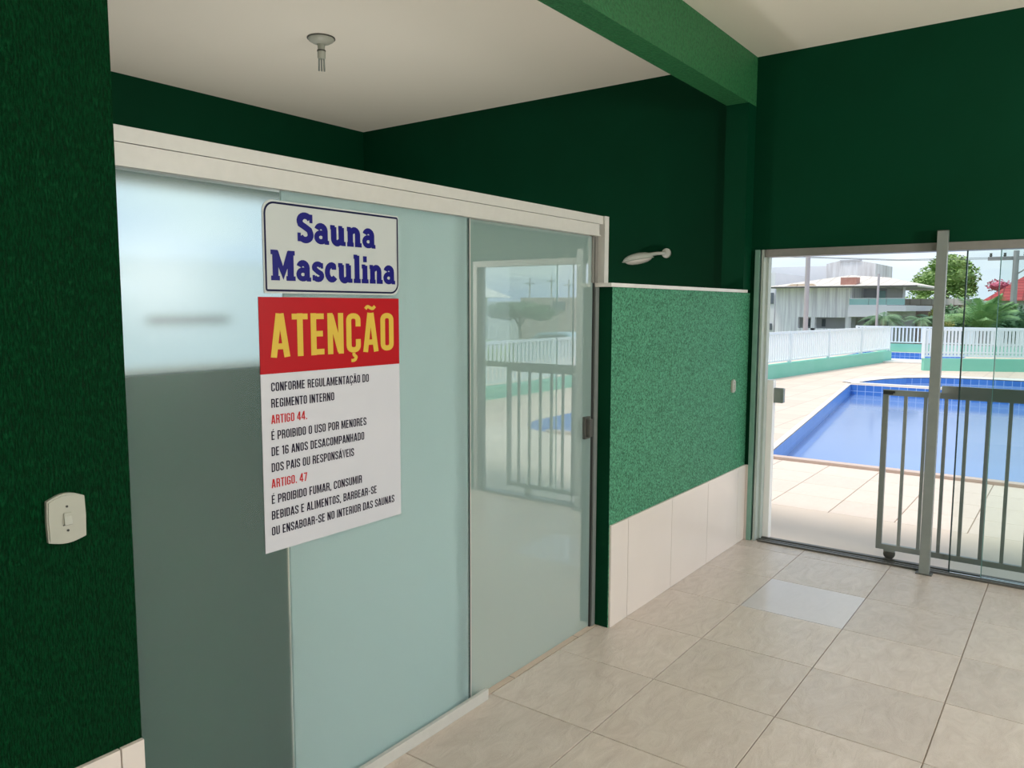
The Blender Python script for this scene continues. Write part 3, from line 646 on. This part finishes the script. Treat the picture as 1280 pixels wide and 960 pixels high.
cx_, cy_ = 3.075, 3.63
lh = thing('ceiling_lamp_holder', (cx_, cy_, ZC), 'bare bulbless ceiling lamp holder with small canopy over the lobby', 'lamp')
obj('canopy', MB().lathe((cx_, cy_, ZC-0.001), [(0.068, 0.0), (0.074, -0.006), (0.070, -0.016), (0.050, -0.028), (0.020, -0.036)], 28), m_plastic, lh, smooth=True)
obj('canopy_rim', MB().lathe((cx_, cy_, ZC-0.001), [(0.079, 0.0), (0.080, -0.005)], 28), m_chan, lh)
obj('stem', MB().lathe((cx_, cy_, ZC-0.036), [(0.021, 0.0), (0.019, -0.035), (0.023, -0.037), (0.023, -0.075), (0.019, -0.08)], 18), m_plastic, lh, smooth=True)
obj('collar', MB().lathe((cx_, cy_, ZC-0.036), [(0.0245, -0.033), (0.0245, -0.041)], 18), m_chan, lh)
for s in (-1, 0, 1):
    obj('prong', MB().tube([(cx_+s*0.011, cy_-s*0.008, ZC-0.115), (cx_+s*0.012, cy_-s*0.009, ZC-0.185)], 0.0048, 8), m_steel, lh)

# ------------------------------------------------------------------ pool door hardware
pt = thing('door_post', (XF-0.045, 0.663, 0), 'square grey metal post standing before the pool door, taller than its head', 'post')
obj('shaft', MB().box(XF-0.067, XF-0.022, 0.636, 0.687, 0.006, 1.912), m_steel, pt)
obj('foot_plate', MB().box(XF-0.075, XF-0.014, 0.620, 0.703, 0.0, 0.006), m_chan, pt)
obj('end_cap', MB().box(XF-0.068, XF-0.021, 0.635, 0.688, 1.9125, 1.916), m_chan, pt)

gx = XF+0.115
GY0, GY1 = -0.115, 0.950
gt = thing('sliding_gate', (gx, 0.42, 0.0), 'low grey metal child safety gate with vertical bars and wheels in the pool doorway', 'gate')
obj('frame', MB().box(gx-0.012, gx+0.012, GY0, GY1, 0.985, 1.018).box(gx-0.012, gx+0.012, GY0, GY1, 0.058, 0.090)
    .box(gx-0.013, gx+0.013, GY1-0.030, GY1, 0.090, 0.985).box(gx-0.013, gx+0.013, GY0, GY0+0.030, 0.090, 0.985), m_steel, gt)
bar0 = None
yy = GY1-0.122
while yy > GY0+0.06:
    if bar0 is None: bar0 = obj('bar', MB().box(gx-0.008, gx+0.008, yy-0.009, yy+0.009, 0.0905, 0.9845), m_steel, gt, origin=(gx, yy, 0.09))
    else: share(bar0, gt, (gx, yy, 0.09))
    yy -= 0.104
for y in (0.875, 0.09):
    w_ = obj('wheel', MB().lathe((gx-0.010, y, 0.034), [(0.020, 0.0), (0.032, 0.003), (0.026, 0.010), (0.032, 0.017), (0.020, 0.020)], 20, 'x'), m_chan, gt)
    obj('wheel_bracket', MB().box(gx-0.014, gx+0.014, y-0.03, y+0.03, 0.048, 0.0577), m_steel, w_)
obj('latch', MB().box(gx-0.018, gx+0.004, GY1-0.055, GY1-0.002, 0.992, 1.0).box(gx-0.017, gx-0.0125, GY1-0.065, GY1-0.003, 1.0, 1.012), m_dark, gt)
hr = tag(obj('hand_rail', MB().box(XF+0.058, XF+0.080, DY0+0.041, 0.64, 1.020, 1.062), m_steel), 'flat grey rail across the fixed glass leaves, above the gate top', 'rail')
sp = thing('gate_stop_post', (XF+0.12, 1.60, 0.0), 'short white post at the left side of the pool doorway', 'post')
obj('shaft', MB().box(XF+0.095, XF+0.15, 1.595, 1.668, 0.0, 1.035), mat('white_powder_coat', (0.88, 0.87, 0.84), 0.4, noise=(5, 0.3, (0.84, 0.83, 0.8))), sp)
obj('latch_keep', MB().box(XF+0.11, XF+0.14, 1.540, 1.5945, 0.89, 0.985).box(XF+0.108, XF+0.142, 1.533, 1.540, 0.893, 0.982), m_steel, sp, label='grey gate latch keep')

# ================================================================== OUTSIDE
ZD = -0.015
# deck: ring of slabs around the pools
PX0, PX1 = 7.80, 16.40
pool_poly = [(7.80, 2.56), (7.80, -1.55), (7.92, -1.95), (8.2, -2.2), (8.6, -2.32), (PX1, -2.36), (PX1, 3.72)]
jac = [(16.62, -2.36), (19.0, -2.3), (19.25, -1.0), (19.3, 0.5), (19.25, 1.8), (19.05, 2.6), (18.6, 3.1), (18.0, 3.42), (17.3, 3.62), (16.62, 3.72)]
import bmesh
from mathutils.geometry import tessellate_polygon
def deck_mesh(outer, holes, z):
    loops = [[Vector((x, y, z)) for x, y in outer]]+[[Vector((x, y, z)) for x, y in hole] for hole in holes]
    tri = tessellate_polygon(loops); pts = [p for l in loops for p in l]
    mb = MB(); mb.add(pts, [tuple(t) for t in tri]); return mb
p3 = [(25.0, 3.0), (25.0, 5.3), (25.3, 6.2), (29.2, 6.2), (29.2, 3.0)]
deck = struct('pool_deck', deck_mesh([(XF+0.15, -9), (31, -9), (31, 9), (XF+0.15, 9)], [pool_poly, jac, p3], ZD-0.012), m_deck_far, 'pale tiled deck around the pools')
obj('deck_edge', MB().box(XF+0.15, 7.6, -9, 9, -1.9, ZD-0.03), m_coping, deck)
D = 0.45; dg = 0.0025; first = None
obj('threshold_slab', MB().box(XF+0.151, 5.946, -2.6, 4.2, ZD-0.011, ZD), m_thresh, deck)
for i in range(2, 6):
    for j in range(-9, 6):
        x0 = 5.05+D*i-0.0; y0 = 1.47+D*j
        if first is None: first = obj('tile', MB().bbox(x0+dg, x0+D-dg, y0+dg, y0+D-dg, ZD-0.011, ZD, 0.003), m_deck_tile, deck, origin=(x0, y0, ZD))
        else: share(first, deck, (x0, y0, ZD))
obj('coping', MB().box(7.755, 7.86, -1.6, 2.60, ZD-0.011, 0.012), m_coping, deck)
# pool basins
def basin(name, poly, depth, zw, label, facemat):
    mb = MB(); n = len(poly)
    top = [(x, y, ZD-0.012) for x, y in poly]; bot = [(x, y, -depth) for x, y in poly]
    o = None
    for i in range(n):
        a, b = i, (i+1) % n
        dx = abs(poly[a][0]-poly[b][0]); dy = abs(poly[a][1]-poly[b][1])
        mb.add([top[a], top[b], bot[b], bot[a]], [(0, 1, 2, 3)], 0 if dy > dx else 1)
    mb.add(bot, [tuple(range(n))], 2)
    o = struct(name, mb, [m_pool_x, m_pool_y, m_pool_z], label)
    obj('water', MB().add([(x, y, zw) for x, y in poly], [tuple(range(n))]), m_water, o, label='light blue pool water')
    return o
basin('pool_main', pool_poly, 1.3, -0.225, 'large blue tiled swimming pool', None)
basin('pool_round', jac, 0.9, -0.16, 'shallow curved pool beyond the divider', None)
basin('pool_far', p3, 0.8, -0.30, 'far small blue pool', None)
obj('divider', MB().box(16.48, 16.64, -2.36, 3.74, -0.03, 0.005), m_coping_w, deck)
rim = MB()
out = [(x+ (0.55 if x > 18.9 else 0.25), y+(0.30 if y > 2 else 0)) for x, y in jac[1:]]
for a, b, c, d in zip(jac[1:-1], jac[2:], out[:-1], out[1:]):
    rim.add([(*a, ZD+0.002), (*b, ZD+0.002), (*d, ZD+0.002), (*c, ZD+0.002)], [(0, 1, 2, 3)])
obj('rim', rim, m_coping_w, deck)
le = MB(); le.add([(7.80, 2.56, ZD+.002), (16.4, 3.72, ZD+.002), (16.4, 3.80, ZD+.002), (7.80, 2.63, ZD+.002)], [(0, 1, 2, 3)])
obj('rim', le, m_coping_w, deck)
obj('coping', MB().box(23.6, 25.0, 2.9, 6.3, ZD-0.01, 0.01), m_coping_w, deck)

def fence(pts, zb, hb, zt, label, wall_mat=m_aqua, thick=0.18, step=0.115, group='white picket fences around the pool deck', post_every=1.9, mid=None):
    """low wall of height hb (zb..hb) with a white picket fence up to zt"""
    a, b = Vector((*pts[0], 0)), Vector((*pts[1], 0)); d = (b-a).normalized(); Ln = (b-a).length
    nrm = Vector((-d.y, d.x, 0))*thick/2
    w = MB(); v = [a-nrm, b-nrm, b+nrm, a+nrm]
    w.add([(p.x, p.y, zb) for p in v]+[(p.x, p.y, hb) for p in v], [(0, 1, 2, 3), (4, 5, 6, 7), (0, 1, 5, 4), (1, 2, 6, 5), (2, 3, 7, 6), (3, 0, 4, 7)])
    struct('low_wall', w, wall_mat)
    t = thing('picket_fence', (a.x, a.y, hb), label, 'fence', group)
    for z, hh in ((zt-0.02, 0.05), (hb+0.06, 0.035))+(((mid, 0.03),) if mid else ()):
        obj('rail', MB().bar(a+Vector((0, 0, z)), b+Vector((0, 0, z)), 0.045, hh), m_fence, t)
    npost = max(1, int(Ln/post_every))
    for k in range(npost+1):
        p = a+d*(Ln*k/npost)
        obj('post', MB().bar(p+Vector((0, 0, hb)), p+Vector((0, 0, zt+0.01)), 0.075, 0.075), m_fence, t)
    pk = MB(); k = step
    while k < Ln-0.03:
        p = a+d*k; pk.bar(p+Vector((0, 0, hb+0.06)), p+Vector((0, 0, zt-0.03)), 0.048, 0.03, up=tuple(nrm)); k += step
    s_ = obj('pickets', pk, m_fence, t); s_['kind'] = 'stuff'
    return t
fence(((13.2, 5.83), (24.3, 4.55)), -0.3, 0.27, 0.96, 'white picket fence running away along the left side of the pools, before the streaked house')
fence(((21.2, 3.19), (23.4, -1.0)), -0.3, 0.27, 0.985, 'white picket fence across the far right side of the pools, before the palms', mid=0.42, step=0.08)
fence(((29.6, 6.6), (29.6, -2.0)), -0.3, 0.25, 0.85, 'farthest white picket fence behind the small far pool')
fence(((5.3, -4.32), (16.5, -4.28)), -0.3, 0.18, 0.92, 'white picket fence on the right of the pools, seen mirrored in the sliding glass leaf')

# ground beyond
gnd = struct('ground', MB().add([(x, y, -1.95) for x, y in ((-40, -150), (260, -150), (260, 150), (-40, 150))], [(0, 1, 2, 3)]), m_grass, 'green ground beyond the pool deck')

# ---------------- streaked white house
def quad(a, b, c, d): return MB().add([a, b, c, d], [(0, 1, 2, 3)])
HX = 34.0; GZ = -1.949
h1 = thing('house', (HX, 9.3, GZ), 'rain-streaked white house with pale tiled roof and glass balcony beyond the left fence', 'house')
obj('wall', MB().box(HX, HX+6, 7.86, 10.92, 1.08, 2.33), m_streak, h1, label='rain streaked upper wall')
obj('wall', MB().box(HX+0.9, HX+6, 7.86, 10.92, GZ, 1.079), m_house_in, h1)
obj('wall', MB().box(HX, HX+0.25, 9.95, 10.92, GZ, 1.079).box(HX, HX+0.25, 7.86, 8.05, GZ, 1.079).box(HX, HX+0.25, 9.25, 9.42, GZ, 1.079).box(HX, HX+0.2, 8.05, 9.95, GZ, 0.62), m_streak, h1)
for y0, y1 in ((9.55, 9.92), (9.06, 9.2)):
    obj('window', MB().box(HX+0.85, HX+0.899, y0, y1, 0.68, 1.0), m_win, h1)
# balcony side
obj('slab', MB().box(HX-0.4, HX+6, 6.42, 7.859, 1.12, 1.60), m_house, h1, label='white balcony edge')
obj('slab', MB().box(HX-0.4, HX+6, 5.75, 6.419, 1.35, 1.58), m_house, h1)
obj('wall', MB().box(HX+1.2, HX+6, 6.42, 7.859, GZ, 1.119), m_house_in, h1)
obj('window', MB().box(HX+1.15, HX+1.199, 7.15, 7.55, 0.68, 1.02), m_win, h1)
obj('door', MB().box(HX+1.15, HX+1.199, 6.65, 6.88, 0.2, 1.05), m_win, h1)
obj('wall', MB().box(HX+2.2, HX+6, 6.95, 7.859, 1.601, 2.34), m_house_in, h1)
obj('window', MB().box(HX+2.15, HX+2.199, 7.0, 7.35, 1.75, 2.2), m_balg, h1)
for y0, y1 in ((7.12, 7.84), (6.47, 7.10), (5.80, 6.45)):
    obj('balustrade_panel', MB().box(HX-0.36, HX-0.33, y0, y1, 1.601, 1.84), m_balg, h1)
obj('balustrade_rail', MB().box(HX-0.37, HX-0.32, 5.78, 7.85, 1.841, 1.865), m_fence, h1)
for y in (7.79, 5.86):
    obj('column', MB().box(HX-0.3, HX-0.2, y-0.035, y+0.035, GZ if y > 7 else 1.601, 2.33), m_house_in, h1)
# roof: hip with eaves
e0, e1, ez, rz = 11.15, 5.35, 2.36, 2.78
rf = MB(); ex0, ex1 = HX-0.6, HX+7.0
pts_ = [(ex0, e0, ez), (ex0, e1, ez), (ex1, e1, ez), (ex1, e0, ez), (HX+2.6, 8.55, rz+0.12), (HX+2.6, 7.0, rz)]
rf.add(pts_, [(0, 1, 5, 4), (1, 2, 5), (2, 3, 4, 5), (3, 0, 4)])
rf.add([(x, y, ez-0.06) for x, y, z in pts_[:4]]+pts_[:4], [(0, 1, 2, 3), (0, 1, 5, 4), (1, 2, 6, 5), (2, 3, 7, 6), (3, 0, 4, 7)])
obj('roof', rf, m_roofw, h1, label='pale tiled hip roof')
obj('roof_patch', MB().prism([(9.15, 2.39), (10.35, 2.39), (10.1, 2.455), (9.3, 2.47)], HX-0.45, HX-0.30, 'x'), m_rooforange, h1)
obj('brick_parapet', MB().box(HX-0.2, HX+0.4, 7.64, 8.25, 2.38, 2.71), m_brickred, h1, label='bare pink brick block')
obj('gutter', MB().box(HX-0.68, HX-0.601, e1, e0, ez-0.07, ez-0.01), m_chan, h1)
# taller block behind
h2 = thing('water_tower_block', (HX+8, 9.0, GZ), 'mould-stained white box building rising behind the streaked house', 'building')
obj('wall', MB().box(HX+8.0, HX+12, 10.95, 13.75, GZ, 3.60), m_house, h2)
obj('wall', MB().prism([(8.62, GZ), (10.94, GZ), (10.94, 3.70), (10.3, 3.84), (9.3, 3.80), (8.62, 3.66)], HX+7.9, HX+12, 'x'), m_streak2, h2)
obj('coping', MB().box(HX+7.85, HX+8.1, 9.3, 10.3, 3.80, 3.87), m_house_in, h2)
h3 = thing('white_annex', (HX+2, 11.8, GZ), 'white neighbouring house with dark window at the left edge of the doorway', 'house')
obj('wall', MB().box(HX+2, HX+7, 11.62, 14.5, GZ, 3.05), m_house, h3)
for y0, y1 in ((11.66, 11.94), (11.98, 12.3)):
    obj('window', MB().box(HX+1.95, HX+1.999, y0, y1, 1.65, 2.15), m_win, h3)
obj('window', MB().box(HX+1.95, HX+1.999, 11.7, 12.1, 0.45, 0.75), m_win, h3)
h4 = thing('low_pink_wall_house', (41.6, 6.0, GZ), 'low pale pink building with flat white roof behind the small palms', 'building')
obj('wall', MB().box(40.6, 42.6, 4.7, 7.5, GZ, 1.62), m_pinkb, h4)
obj('roof', MB().box(40.4, 42.8, 4.5, 7.7, 1.621, 1.90), m_roofw, h4)
h5 = thing('red_roof_house', (52, 2.2, GZ), 'house with red tiled roof beyond the palms on the right', 'house')
obj('wall', MB().box(52, 58, -4, 4.4, GZ, 1.9), m_house, h5)
r5 = MB(); r5.add([(51.5, 4.9, 1.9), (51.5, -4.5, 1.9), (58.5, -4.5, 1.9), (58.5, 4.9, 1.9), (55, 3.2, 3.35), (55, -2.8, 3.35)], [(0, 1, 5, 4), (1, 2, 5), (2, 3, 4, 5), (3, 0, 4), (0, 1, 2, 3)])
obj('roof', r5, m_redroof, h5, label='red tiled roof')

# ---------------- utility poles
def upole(x, y, r, top, label, arm=True, zb=GZ, arm_len=1.6, lamp=False):
    t = thing('utility_pole', (x, y, zb), label, 'pole')
    obj('shaft', MB().tube([(x, y, zb), (x, y, top)], [r*1.15, r*0.85], 8), m_concrete, t, smooth=True)
    if arm:
        obj('crossarm', MB().box(x-0.08, x+0.08, y-arm_len/2, y+arm_len/2, top-0.30-0.075*arm_len, top-0.30), m_concrete, t)
        for k in (-0.45, -0.15, 0.2, 0.45):
            obj('insulator', MB().lathe((x, y+k*arm_len, top-0.299), [(0.02*arm_len, 0), (0.03*arm_len, 0.025*arm_len), (0.02*arm_len, 0.05*arm_len), (0.028*arm_len, 0.075*arm_len)], 8), m_chan, t)
    if lamp:
        obj('lamp_arm', MB().tube([(x, y, top-1.3), (x, y-0.5, top-0.95), (x, y-1.2, top-0.7)], 0.04, 6), m_concrete, t)
    return t
upole(30, 8.50, 0.085, 9.0, 'thick concrete utility pole standing before the streaked white house', True)
up2 = upole(30.6, 6.17, 0.045, 2.70, 'thin short post before the glass balcony of the streaked house', False)
upole(50, 3.32, 0.16, 4.55, 'pole with crossarm above the red roofed house', True, arm_len=2.6, lamp=True)
for k, (z0, z1) in enumerate(((4.1, 4.02), (4.02, 3.98))):
    tag(obj('power_cable', MB().tube([(50, 3.4, z0+0.1), (44, 8, z1-0.1), (38, 12.5, z1-0.05), (30, 18, z1+0.3)], 0.012, 5), m_cable), 'upper thin black power cable crossing the sky' if k == 0 else 'lower thin black power cable crossing the sky', 'cable')

# ---------------- vegetation
def leaf_cloud(blobs, n, size, rng):
    mb = MB()
    vs = []; fs = []
    for i in range(n):
        cx, cy, cz, rx, ry, rz = blobs[rng.randrange(len(blobs))]
        u = rng.uniform(-1, 1); a = rng.uniform(0, 2*pi); r = rng.random()**0.28; s = math.sqrt(1-u*u)
        c = Vector((cx+rx*r*s*cos(a), cy+ry*r*s*sin(a), cz+rz*r*u))
        d = Vector((rng.uniform(-1, 1), rng.uniform(-1, 1), rng.uniform(-.6, .6))).normalized(); e = d.cross(Vector((rng.uniform(-1, 1), rng.uniform(-1, 1), 1))).normalized()
        l = size*rng.uniform(.6, 1.3); w = l*.45; b = len(vs)
        vs += [tuple(c-d*l/2), tuple(c+e*w/2), tuple(c+d*l/2), tuple(c-e*w/2)]; fs.append((b, b+1, b+2, b+3))
    mb.add(vs, fs); return mb
def tree(name, x, y, h0, trunk, blobs, n, size, m, label, cat='tree', group=None, zb=GZ, seed=1):
    rng = random.Random(seed)
    t = thing(name, (x, y, zb), label, cat, group)
    if trunk:
        obj('trunk', MB().tube([(x, y, zb), (x+0.1, y+0.05, (zb+h0)/2), (x, y, h0)], [trunk, trunk*.8, trunk*.45], 8), m_bark, t, smooth=True)
        for k in range(4):
            a = k*1.6+seed; b = blobs[k % len(blobs)]
            obj('branch', MB().tube([(x, y, h0-0.4), ((x+b[0])/2, (y+b[1])/2, (h0+b[2])/2), (b[0], b[1], b[2])], [trunk*.45, trunk*.3, trunk*.1], 6), m_bark, t)
    f = obj('foliage', leaf_cloud([b for b in blobs], n, size, rng), m, t); f['kind'] = 'stuff'
    core = MB()
    for b in blobs: ell(core, b[:3], b[3]*.72, b[4]*.72, b[5]*.72, 10, 6, -0.98, 0.98)
    c_ = obj('inner_foliage', core, m, t, smooth=True); c_['kind'] = 'stuff'
    return t
tree('broad_tree', 55, 7.2, 2.2, 0.25, [(55, 7.7, 3.2, 1.3, 1.4, 1.0), (55, 6.7, 3.4, 1.3, 1.35, 1.05), (55, 7.1, 4.1, 1.1, 1.2, .7), (55, 8.5, 2.8, 1.1, .8, .7), (55, 6.3, 2.7, 1, .8, .7)], 5200, 0.26, m_leaf1, 'large round green tree behind the balcony roof and the metal post', seed=3)
tree('hedge', 48.5, 8.2, 1.5, 0, [(48.5, 5.4+1.1*k, 0.35+0.12*(k % 3), 1.2, 1.0, 2.25) for k in range(6)], 6000, 0.22, m_leaf1, 'long green hedge seen under the balcony roof of the streaked house', 'hedge', seed=5)
tree('bush', 36, 0.4, 1.0, 0, [(36.3, -2.6+0.95*k, 0.90+0.14*((k*2) % 3), 0.9, 0.8, 1.0) for k in range(5)], 7000, 0.17, m_leaf2, 'yellow green bushes right of the big palm, behind the right fence', 'bush', seed=8)
tree('bush', 38, 3.9, 1.0, 0, [(38, 2.3+0.8*k, 0.75, .8, 0.75, 0.9) for k in range(4)], 3500, 0.2, m_leaf3, 'dark green bushes behind the big palm and the metal post', 'bush', seed=9)
tree('flowering_bush', 36.5, 4.9, 0.9, 0, [(36.5, 5.1, 1.10, .35, .3, .4), (36.5, 4.75, 0.85, .35, .35, .4)], 900, 0.12, m_leaf2, 'small orange tinted shrub beside the small palms', 'bush', seed=10)
def palm(x, y, crown, R, nf, m, label, seed, trunk=0.12, up=0.9, group=None, lo=0.15, droop=0.65):
    rng = random.Random(seed)
    t = thing('palm', (x, y, GZ), label, 'palm', group)
    obj('trunk', MB().tube([(x, y, GZ), (x+.03, y, (GZ+crown)/2), (x, y, crown)], [trunk*1.2, trunk, trunk*.8], 8), m_bark, t, smooth=True)
    for k in range(nf):
        a = 2*pi*k/nf+rng.uniform(-.2, .2); el = rng.uniform(lo, 1.0)*up; ln = R*rng.uniform(.8, 1.15)
        mb = MB(); prev = None; P = []
        for i in range(9):
            s = i/8; r = ln*(s*cos(el)+0.0); z = ln*(s*sin(el)*1.15-droop*s*s)
            P.append(Vector((x+r*cos(a), y+r*sin(a), crown+z)))
        mb.tube(P, [0.022*R*(1-.8*i/8) for i in range(9)], 4)
        for i in range(1, 8*3):
            s = i/24; j = min(7, int(s*8)); q = P[j].lerp(P[j+1], s*8-j); d = (P[j+1]-P[j]).normalized()
            sd = d.cross(Vector((0, 0, 1))).normalized()
            L_ = R*0.36*sin(pi*min(1, s*0.85+.12))
            for sg_ in (1, -1):
                tip = q+(sd*sg_*.85+d*.55-Vector((0, 0, .35))).normalized()*L_
                w_ = d*0.014*R
                mb.add([q-w_, q+w_, tip], [(0, 1, 2)])
        obj('frond', mb, m, t)
    return t
palm(33.2, 3.10, 0.75, 1.75, 22, m_palm, 'big feathery palm just right of the metal post, behind the right fence', 21, up=1.35, lo=0.4, droop=0.45)
palm(35.2, 4.95, 0.85, 1.1, 14, m_palm2, 'palm half hidden behind the metal post', 22, up=1.0)
palm(31.7, 6.15, 1.08, 0.95, 16, m_palm2, 'left one of two small dark palms under the glass balcony', 23, up=0.8, )
palm(32.2, 4.98, 1.02, 0.66, 14, m_palm2, 'right one of two small dark palms, below the low pink building', 24, up=0.8)
palm(33.4, 0.5, 0.75, 1.2, 14, m_leaf2, 'yellowish palm among the bushes at the right edge', 25, up=0.9)
tree('blossom_tree', 60, 4.0, 1.5, 0, [(60, 3.6+1.2*k, 2.75+.15*(k % 2), .8, .8, .45) for k in range(-3, 2)], 1500, 0.2, m_pinkflower, 'pink blossoming crown at the red roof', 'tree', seed=12)

# ---------------- what the sliding glass leaf mirrors (right of the frame)
h6 = thing('pavilion', (31, -24, GZ), 'pavilion with white pitched roof, seen mirrored in the sliding glass leaf', 'building')
r6 = MB(); r6.add([(29.5, -20.7, 1.95), (29.5, -29, 1.95), (33, -29, 1.95), (33, -20.7, 1.95), (31.2, -25.0, 3.7)], [(0, 1, 4), (1, 2, 4), (2, 3, 4), (3, 0, 4), (0, 1, 2, 3)])
obj('roof', r6, m_coping_w, h6)
obj('wall', MB().box(30.5, 32.8, -28, -22.2, GZ, 1.949), m_house, h6)
for y in (-20.9, -22.6, -24.4):
    obj('column', MB().box(29.7, 29.9, y-.1, y+.1, GZ, 1.949), m_house, h6)
h7 = thing('pink_block', (48, -26, GZ), 'flat pinkish building with one dark window, mirrored in the sliding glass leaf', 'building')
obj('wall', MB().box(48, 56, -31, -24.6, GZ, 2.15), m_pinkb, h7)
obj('wall', MB().box(50, 56, -36, -31.01, GZ, 1.9), m_house, h7)
obj('window', MB().box(47.9, 47.999, -28.0, -27.0, 1.25, 1.85), m_win, h7)
for (x, y, tp, lb) in ((38, -23.12, 3.16, 'leftmost of the poles mirrored above the pink building'), (38, -21.58, 3.28, 'middle one of the poles mirrored above the pink building'), (38, -20.39, 3.04, 'rightmost pole with crossarm mirrored above the pink building')):
    upole(x, y, 0.045, tp, lb, True, arm_len=0.6)
tree('umbrella_tree', 26, -15.2, 1.1, 0.10, [(26, -15.9, 1.30, .8, .9, .38), (26, -14.9, 1.36, .8, .85, .33), (26, -14.2, 1.25, .7, .6, .33)], 3000, 0.16, m_leaf3, 'flat crowned dark tree mirrored in the sliding glass leaf', seed=31)
tree('bush', 24.3, -13, 0.2, 0, [(24.3, -15.5+0.9*k, -0.55, .9, .8, .75) for k in range(6)], 4000, 0.16, m_leaf1, 'green bushes behind the right fence, mirrored in the sliding glass leaf', 'bush', seed=32)
cr_ = thing('car', (22, -11.3, GZ), 'light blue car roof beyond the right fence, mirrored in the sliding glass leaf', 'car')
obj('body', MB().prism([(-12.7, -0.75), (-12.6, -0.2), (-12.1, -0.12), (-11.8, 0.18), (-10.7, 0.2), (-10.2, -0.1), (-9.7, -0.2), (-9.7, -0.75)], 21.2, 22.8, 'x'), m_carp, cr_)
obj('side_window', MB().prism([(-11.95, -0.08), (-11.72, 0.13), (-10.78, 0.14), (-10.42, -0.08)], 21.17, 21.199, 'x'), m_win, cr_)
for y in (-12.1, -10.3):
    obj('wheel', MB().lathe((21.25, y, -0.8), [(0.1, 0), (0.32, 0.0), (0.32, 0.2), (0.1, 0.2)], 16, 'x'), m_dark, cr_)
obj('ground_ramp', MB().box(20.5, 23.2, -13.5, -9, GZ-0.45, -1.12), m_grass, cr_)
cr_.location.z += 0.45; cr_.location.y += 0.8
